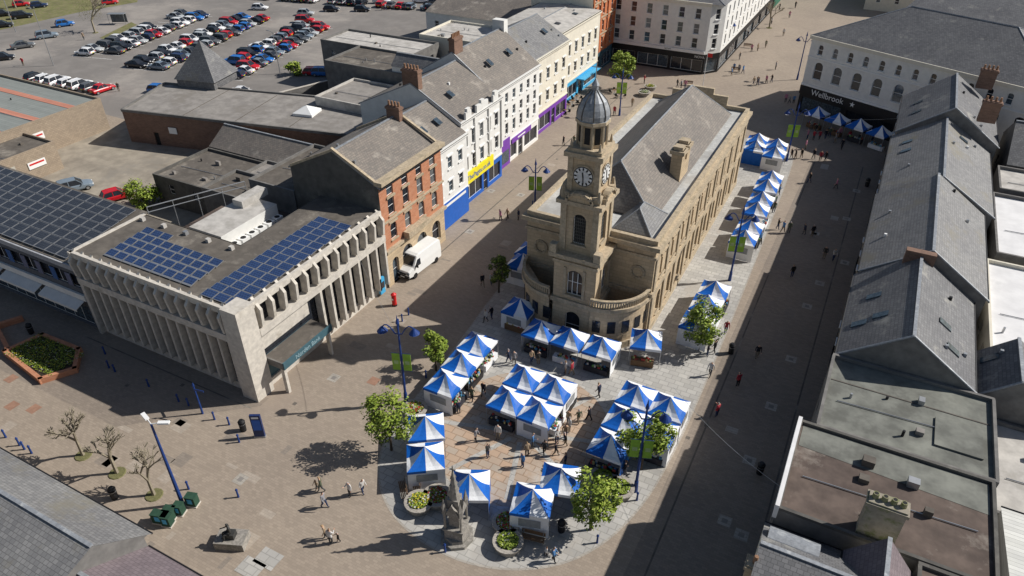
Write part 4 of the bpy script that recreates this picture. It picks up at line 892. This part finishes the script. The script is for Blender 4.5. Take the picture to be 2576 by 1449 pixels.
tops=[M('coat%d'%i,c,bump=0) for i,c in enumerate([(.02,.02,.03),(.03,.04,.08),(.05,.05,.05),(.7,.68,.65),(.4,.3,.2),(.45,.04,.06),(.1,.25,.5),(.12,.14,.09),(.6,.25,.35),(.02,.02,.02),(.3,.3,.32)])]
legs=[M('trousers%d'%i,c,bump=0) for i,c in enumerate([(.02,.02,.025),(.04,.06,.13),(.1,.1,.1),(.25,.2,.14)])]
def person(x,y,rot=None,sc=1,top=None,me=None,z=.016,name='person'):
    c={0:random.choice(hair),1:random.choice(skin_),2:top or random.choice(tops),3:random.choice(legs),4:black}
    return inst(name,me or random.choice(FG),(x,y,z),random.uniform(0,6.28) if rot is None else rot,sc*random.uniform(.97,1.06),c)
PP=[(-31.1,26.8,7),(-29.9,25.7,10),(-28.8,27.5,3),(-28.1,28.2,3),(-27.9,23.5,4),(-27.3,23.3,3),(-12,29.6,6),(-21.1,36.1,2),(-21.3,38.3,3),(-18.2,37.7,4),(-18.2,38.8,6),(-15.8,40.3,9),(-16.6,42.8,4),(-16.2,42.0,3),(-17,38.6,2),(-16.1,38.9,0),(-15.2,44,0),(-15.5,47.2,1),(-25.1,42.5,0),(-25.7,41.4,7),(-25.9,39.4,1),(-25.2,47.7,1),(-24.6,47.7,10),(-23.2,48.7,4),(-22.5,48.8,2),(-19.6,48.8,3),(-19.0,48.9,5),(-30.4,52.4,3),(-30.1,53.2,0),(-34,58.1,0),(-33.3,58.9,3),(-33.1,59.5,2),(-39.4,72.5,8),(-38.7,73.1,4),(-37.4,73.7,1),(-42.2,98.7,0),(-40.7,99.5,7),(-7.2,54.9,3),(-7.5,62.2,5),(-8.2,57.7,0),(-7.7,58.5,2),(-16.2,41.1,4),(-16.6,40.2,3),(-15.9,43.3,7),(-22.9,37.2,10),(-14.9,38.2,1),(-18,36.5,6),(-10.2,39.6,0)]
for x,y,t in PP:person(x,y,top=tops[t])
for x,y in((-31.6,26.8),(-26.9,23.7),(-12.7,29.7)):person(x,y,sc=.65)
UV=[(1903,900),(1855,972),(1802,1048),(1991,697),(2072,650),(2095,655),(2102,475),(2022,590),(2042,595),(1968,585),(1955,577),(2035,460),(2062,405),(2045,400),(2116,375),(2025,375),(1910,612),(1945,535),(1958,490),(1985,260),(1975,258),(1905,215),(1895,213),(1927,210),(1940,208),(1950,175),(1713,222),(1703,220),(1620,210),(2060,352),(2045,353),(2030,350),(2075,350),(2085,345),(2110,345),(2135,352),(1860,150),(1970,90),(1985,45),(2000,20),(1960,25),(1880,95),(1925,120),(1840,190),(1590,268),(2015,398),(2000,400),(1990,398),(1890,130),(1905,128),(1868,185),(1858,182),(1845,178),(1870,22),(1940,60),(1545,290),(1475,270),(1440,240),(212,100),(60,165),(300,230),(962,25),(970,25),(2050,335),(2040,325),(2100,360),(2160,360),(2190,365)]
for i,(u,v) in enumerate(UV):
    x,y=G(u,v);person(x,y,top=tops[5] if i in(1,2) else None)
    if i in (19,22,26,12,9):person(x+.7,y+.2)
x,y=G(587,1365);b=MB('statue',(x,y),.4);b.box('plinth',stoneg,-1.1,1.1,-.7,.7,0,.75);b.box('rock',bronze,-.35,.35,-.3,.3,.75,1.25);e=b.done()
o=inst('seated_figure',FS,(0,0,.75),2.2,1.15,{k:bronze for k in range(5)});o.parent=e
# ------------------------------------------------------------------ cars
def carmesh(kind):
    L={'hatch':4.0,'sedan':4.6,'suv':4.5}[kind];Wh=.88;zr={'hatch':1.48,'sedan':1.44,'suv':1.66}[kind];zb=.9 if kind!='suv' else 1.02
    vs=[];b=MB('car');x0,x1=-L/2,L/2
    prof=[(x0,.55,.66,.78),(x0+.12,.35,.86 if kind!='sedan' else .9,.84),(x0+.7,.3,zb,Wh),(x0+1.3,.28,zb+.02,Wh),(0,.28,zb,Wh),(x1-1.2,.28,zb-.04,Wh),(x1-.5,.3,zb-.14,.86),(x1-.12,.33,zb-.26,.78),(x1,.42,.6,.66)]
    paintm=M('car_paint_default',(.5,.5,.5),rough=.25,spec=.6,bump=0)
    def sec(p):
        x,zl,zt,w=p;return [V(x,-w*.93,zl),V(x,-w,zl+.15),V(x,-w,zt-.16),V(x,-w*.9,zt),V(x,0,zt+.03),V(x,w*.9,zt),V(x,w,zt-.16),V(x,w,zl+.15),V(x,w*.93,zl)]
    S_=[sec(p) for p in prof]
    for A,B_ in zip(S_,S_[1:]):
        for i in range(8):b.f('body',paintm,[A[i],B_[i],B_[i+1],A[i+1]])
    b.f('body',paintm,S_[0]);b.f('body',paintm,S_[-1])
    if kind=='hatch':c=[(x0+.15,zb-.02),(x0+.5,zr-.06),(x0+1.1,zr),(.2,zr),(x1-1.15,zb-.04)]
    elif kind=='suv':c=[(x0+.12,zb-.02),(x0+.4,zr-.06),(x0+1.1,zr),(.3,zr),(x1-1.2,zb-.04)]
    else:c=[(x0+.75,zb),(x0+1.4,zr-.05),(x0+1.9,zr),(.25,zr),(x1-1.3,zb-.04)]
    wb,wt=Wh*.92,Wh*.7
    def w_(z):return wb+(wt-wb)*(z-zb)/(zr-zb)
    R=[V(x,w_(z),z) for x,z in c];Lf=[V(x,-w_(z),z) for x,z in c]
    b.f('glass',glass,[R[0],R[1],Lf[1],Lf[0]]);b.f('glass',glass,[R[3],R[4],Lf[4],Lf[3]])
    b.f('body',paintm,[R[1],R[2],Lf[2],Lf[1]]);b.f('body',paintm,[R[2],R[3],Lf[3],Lf[2]])
    b.f('glass',glass,R);b.f('glass',glass,Lf[::-1])
    for q in(R,Lf):
        sg=1 if q is R else -1
        for p1,p2 in zip(q,q[1:]):b.tube('body',paintm,p1+V(0,sg*.005,0),p2+V(0,sg*.005,0),.045,None,4)
        x=(c[1][0]+c[3][0])/2+.1;b.tube('body',paintm,(x,sg*wb,zb),(x,sg*wt*1.01,zr),.05,None,4)
    for wx in(x0+.75,x1-.85):
        for sg in(-1,1):
            y=sg*(Wh-.08)
            b.tube('tyres',black,(wx,y-.11*sg,.31),(wx,y+.1*sg,.31),.31,None,12);b.tube('hubs',metal,(wx,y+.09*sg,.31),(wx,y+.11*sg,.31),.2,None,10)
    for sg in(-1,1):
        b.obox('headlights',paint,(x1-.12,sg*.6,.66),(.1,-sg*.03,0),(0,.14,0),(0,0,.06));b.obox('tail_lights',red,(x0+.06,sg*.68,.78),(.05,0,0),(0,.1,0),(0,0,.08));b.obox('mirrors',paintm,(x1-1.35,sg*.98,zb+.05),(.06,0,0),(0,.09,0),(0,0,.06))
    b.obox('number_plate',paint,(x1+.0,0,.5),(.015,0,0),(0,.26,0),(0,0,.055));b.obox('number_plate',yellow,(x0-.0,0,.62),(.015,0,0),(0,.26,0),(0,0,.055))
    me=b.mesh('parked_car',[x for p in b.parts.values() for x in p]);return me,list(me.materials).index(paintm)
CM=[carmesh(k) for k in('hatch','sedan','suv','hatch')]
CC=[M('paint_'+n,c,rough=.25,spec=.7,var=.02,bump=0) for n,c in (('black',(.012,.012,.015)),('navy',(.015,.03,.09)),('grey',(.11,.115,.12)),('silver',(.45,.47,.48)),('white',(.82,.82,.82)),('red',(.55,.012,.02)),('blue',(.02,.16,.5)),('slate',(.2,.25,.3)))]
cw=[4.5,2,4,4.5,5.5,4,2.5,2]
def car(x,y,rot,ci=None,name='parked_car'):
    me,pi=random.choice(CM);c=random.choices(CC,cw)[0] if ci is None else CC[ci]
    inst(name,me,(x,y,.012),rot,1.04,{pi:c})
er=math.atan2(E.y,E.x)
for (sx,sy),Ln,_ in blocks:
    for i in range(int(Ln/2.6)):
        for sg in(-1,1):
            if random.random()<.06:continue
            p=V(sx,sy)+D*(i*2.6)+E*(2.6*sg+random.uniform(-.25,.25));car(p.x,p.y,er+(math.pi if random.random()<.5 else 0)+random.uniform(-.03,.03))
for i in range(7):
    x,y=G(92+i*28,200+i*5);car(x,y,er+1.35+random.uniform(-.04,.04),[0,4,4,4,4,2,5][i])
for u,v,r,ci in((60,120,.9,2),(120,95,.9,7),(165,65,.9,6),(12,150,.7,0),(8,68,.8,0),(58,45,.8,0),(278,10,.8,5),(655,24,.2,4),(770,38,.2,3),(768,56,.2,5),(835,28,.2,0),(912,28,.2,0),(1025,22,.3,2),(1080,24,.3,7),(860,8,.2,2),(890,12,.2,4),(960,8,.2,4),(1060,6,.2,4),(1100,10,.2,2),(192,478,.9,7),(298,500,.95,5),(790,188,.2,5),(815,190,.2,6),(610,238,.1,4),(402,232,.1,6),(500,-10,.2,2),(420,-8,.2,3),(100,18,.8,1),(55,15,.8,5),(10,40,.8,0)):
    x,y=G(u,v);car(x,y,r+.2,ci)
for k in range(26):
    p=V(-165,150)+V(2.7*k,.6*k)*1.0;car(p.x,p.y,er+H90+random.uniform(-.03,.03)) if k%5 else None
for k in range(24):
    p=V(-152,168)+V(2.7*k,.6*k)*1.0;car(p.x,p.y,er+H90) if k%4 else None
x,y=G(1057,672);b=MB('delivery_van',(x,y,),math.radians(-90-4))
vw=paint;Wv=1.0
pf=[(-2.9,.5,2.55),(-2.8,.4,2.7),(1.1,.4,2.72),(1.5,.4,2.6),(2.3,.42,1.5),(3.0,.45,1.2),(3.15,.5,.8)]
def vs_(p):
    x,zl,zt=p;w=Wv if x<2.5 else .9;return[V(x,-w,zl),V(x,-w,min(zt-.12,1.5)),V(x,-w*.88,zt-.05),V(x,-w*.75,zt),V(x,w*.75,zt),V(x,w*.88,zt-.05),V(x,w,min(zt-.12,1.5)),V(x,w,zl)]
SS=[vs_(p) for p in pf]
for A,B_ in zip(SS,SS[1:]):
    for i in range(7):b.f('body',vw,[A[i],B_[i],B_[i+1],A[i+1]])
b.f('body',vw,SS[0]);b.f('body',vw,SS[-1])
b.f('windscreen',glass,[(1.64,-.72,2.53),(2.29,-.8,1.66),(2.29,.8,1.66),(1.64,.72,2.53)])
for sg in(-1,1):
    b.f('side_glass',glass,[(1.0,sg*1.01,1.4),(2.15,sg*1.01,1.4),(1.5,sg*.95,2.2),(1.0,sg*.95,2.2)])
    for wx in(-1.9,2.1):b.tube('tyres',black,(wx,sg*.78,.36),(wx,sg*1.02,.36),.36,None,14)
    b.obox('headlights',glasst,(3.02,sg*.68,.95),(.12,0,0),(0,.16,0),(0,0,.14));b.obox('mirrors',black,(1.9,sg*1.2,1.6),(.06,0,0),(0,.12,0),(0,0,.18))
b.obox('bumper',black,(3.12,0,.55),(.1,0,0),(0,.9,0),(0,0,.18));b.obox('grille',black,(3.12,0,.9),(.08,0,0),(0,.45,0),(0,0,.1))
b.obox('number_plate',paint,(3.24,0,.55),(.01,0,0),(0,.28,0),(0,0,.06));b.done()
x,y=G(300,60);b=MB('bus_shelter',(x,y),.5);b.box('roof',metal,-2,2,-.8,.8,2.4,2.5,bottom=True)
for sx in(-1.9,1.9):
    for sy in(-.7,.7):b.tube('posts',metal,(sx,sy,0),(sx,sy,2.4),.05)
b.box('glass',glasst,-1.9,1.9,.68,.72,.3,2.2);b.done()
x,y=G(1765,235);b=MB('flag_pole',(x,y));b.cyl('pole',paint,(0,0),.07,.04,0,8,8);b.box('flag',red,.05,.9,-.01,.01,6.8,7.5,bottom=True);b.done()
for k,(u,v) in enumerate(((1420,285),(1440,262),(1430,272),(1450,250),(1465,262),(1545,235),(1560,245),(1410,290))):
    x,y=G(u,v);b=MB('cafe_table',(x,y));b.cyl('top',wood,(0,0),.4,.4,.72,.75,12);b.cyl('leg',metal,(0,0),.04,.04,0,.72,6);b.cyl('foot',metal,(0,0),.25,.2,0,.03,10)
    for t in(0,2,4):
        cx2,cy2=.75*math.cos(t),.75*math.sin(t);b.box('chairs',black,cx2-.2,cx2+.2,cy2-.2,cy2+.2,.43,.47,bottom=True);b.box('chairs',black,cx2*1.25-.2,cx2*1.25+.2,cy2*1.25-.02,cy2*1.25+.02,.47,.9)
        for ax in(-.17,.17):
            for ay in(-.17,.17):b.tube('chairs',black,(cx2+ax,cy2+ay,0),(cx2+ax,cy2+ay,.43),.015)
    b.done()
b=MB('overhead_cable')
def cable(p,q,sag,r=.012):
    p,q=V(*p),V(*q);pr_=p
    for i in range(1,21):
        t=i/20;c=p.lerp(q,t)-V(0,0,4*sag*t*(1-t));b.tube('c',metal,pr_,c,r,None,4);pr_=c
cable((2.6,36,8),(-8.5,45,6),.8);cable((-9.6,109,7.5),(5,112,8.5),.6);cable((-43,48,8),(-30.9,38.4,7.5),.5)
b.done(True)
# ------------------------------------------------------------------ light, sky, camera
w=bpy.data.worlds.new('World');bpy.context.scene.world=w;w.use_nodes=True;nt=w.node_tree
sk=nt.nodes.new('ShaderNodeTexSky');sk.sky_type='NISHITA';sk.sun_disc=False
el=math.radians(40);az=math.atan2(.808,.59);sk.sun_elevation=el;sk.sun_rotation=az
nt.links.new(sk.outputs[0],nt.nodes['Background'].inputs[0]);nt.nodes['Background'].inputs[1].default_value=.065
sl=bpy.data.lights.new('sun','SUN');sl.energy=5.0;sl.angle=math.radians(.5);sl.color=(1,.96,.9)
so=bpy.data.objects.new('sun',sl);d=V(math.sin(az)*math.cos(el),math.cos(az)*math.cos(el),math.sin(el));so.rotation_euler=d.to_track_quat('Z','Y').to_euler();so.location=(0,0,80);bpy.context.collection.objects.link(so)
cd=bpy.data.cameras.new('camera');co=bpy.data.objects.new('camera',cd);cd.sensor_width=36;cd.lens=36*F/2576;cd.clip_end=3000;cd.clip_start=.5
co.location=(0,0,HC);co.rotation_euler=(H90-TH,0,PH);bpy.context.collection.objects.link(co)
sc=bpy.context.scene;sc.camera=co;sc.view_settings.view_transform='Standard';sc.view_settings.look='None';sc.view_settings.exposure=0
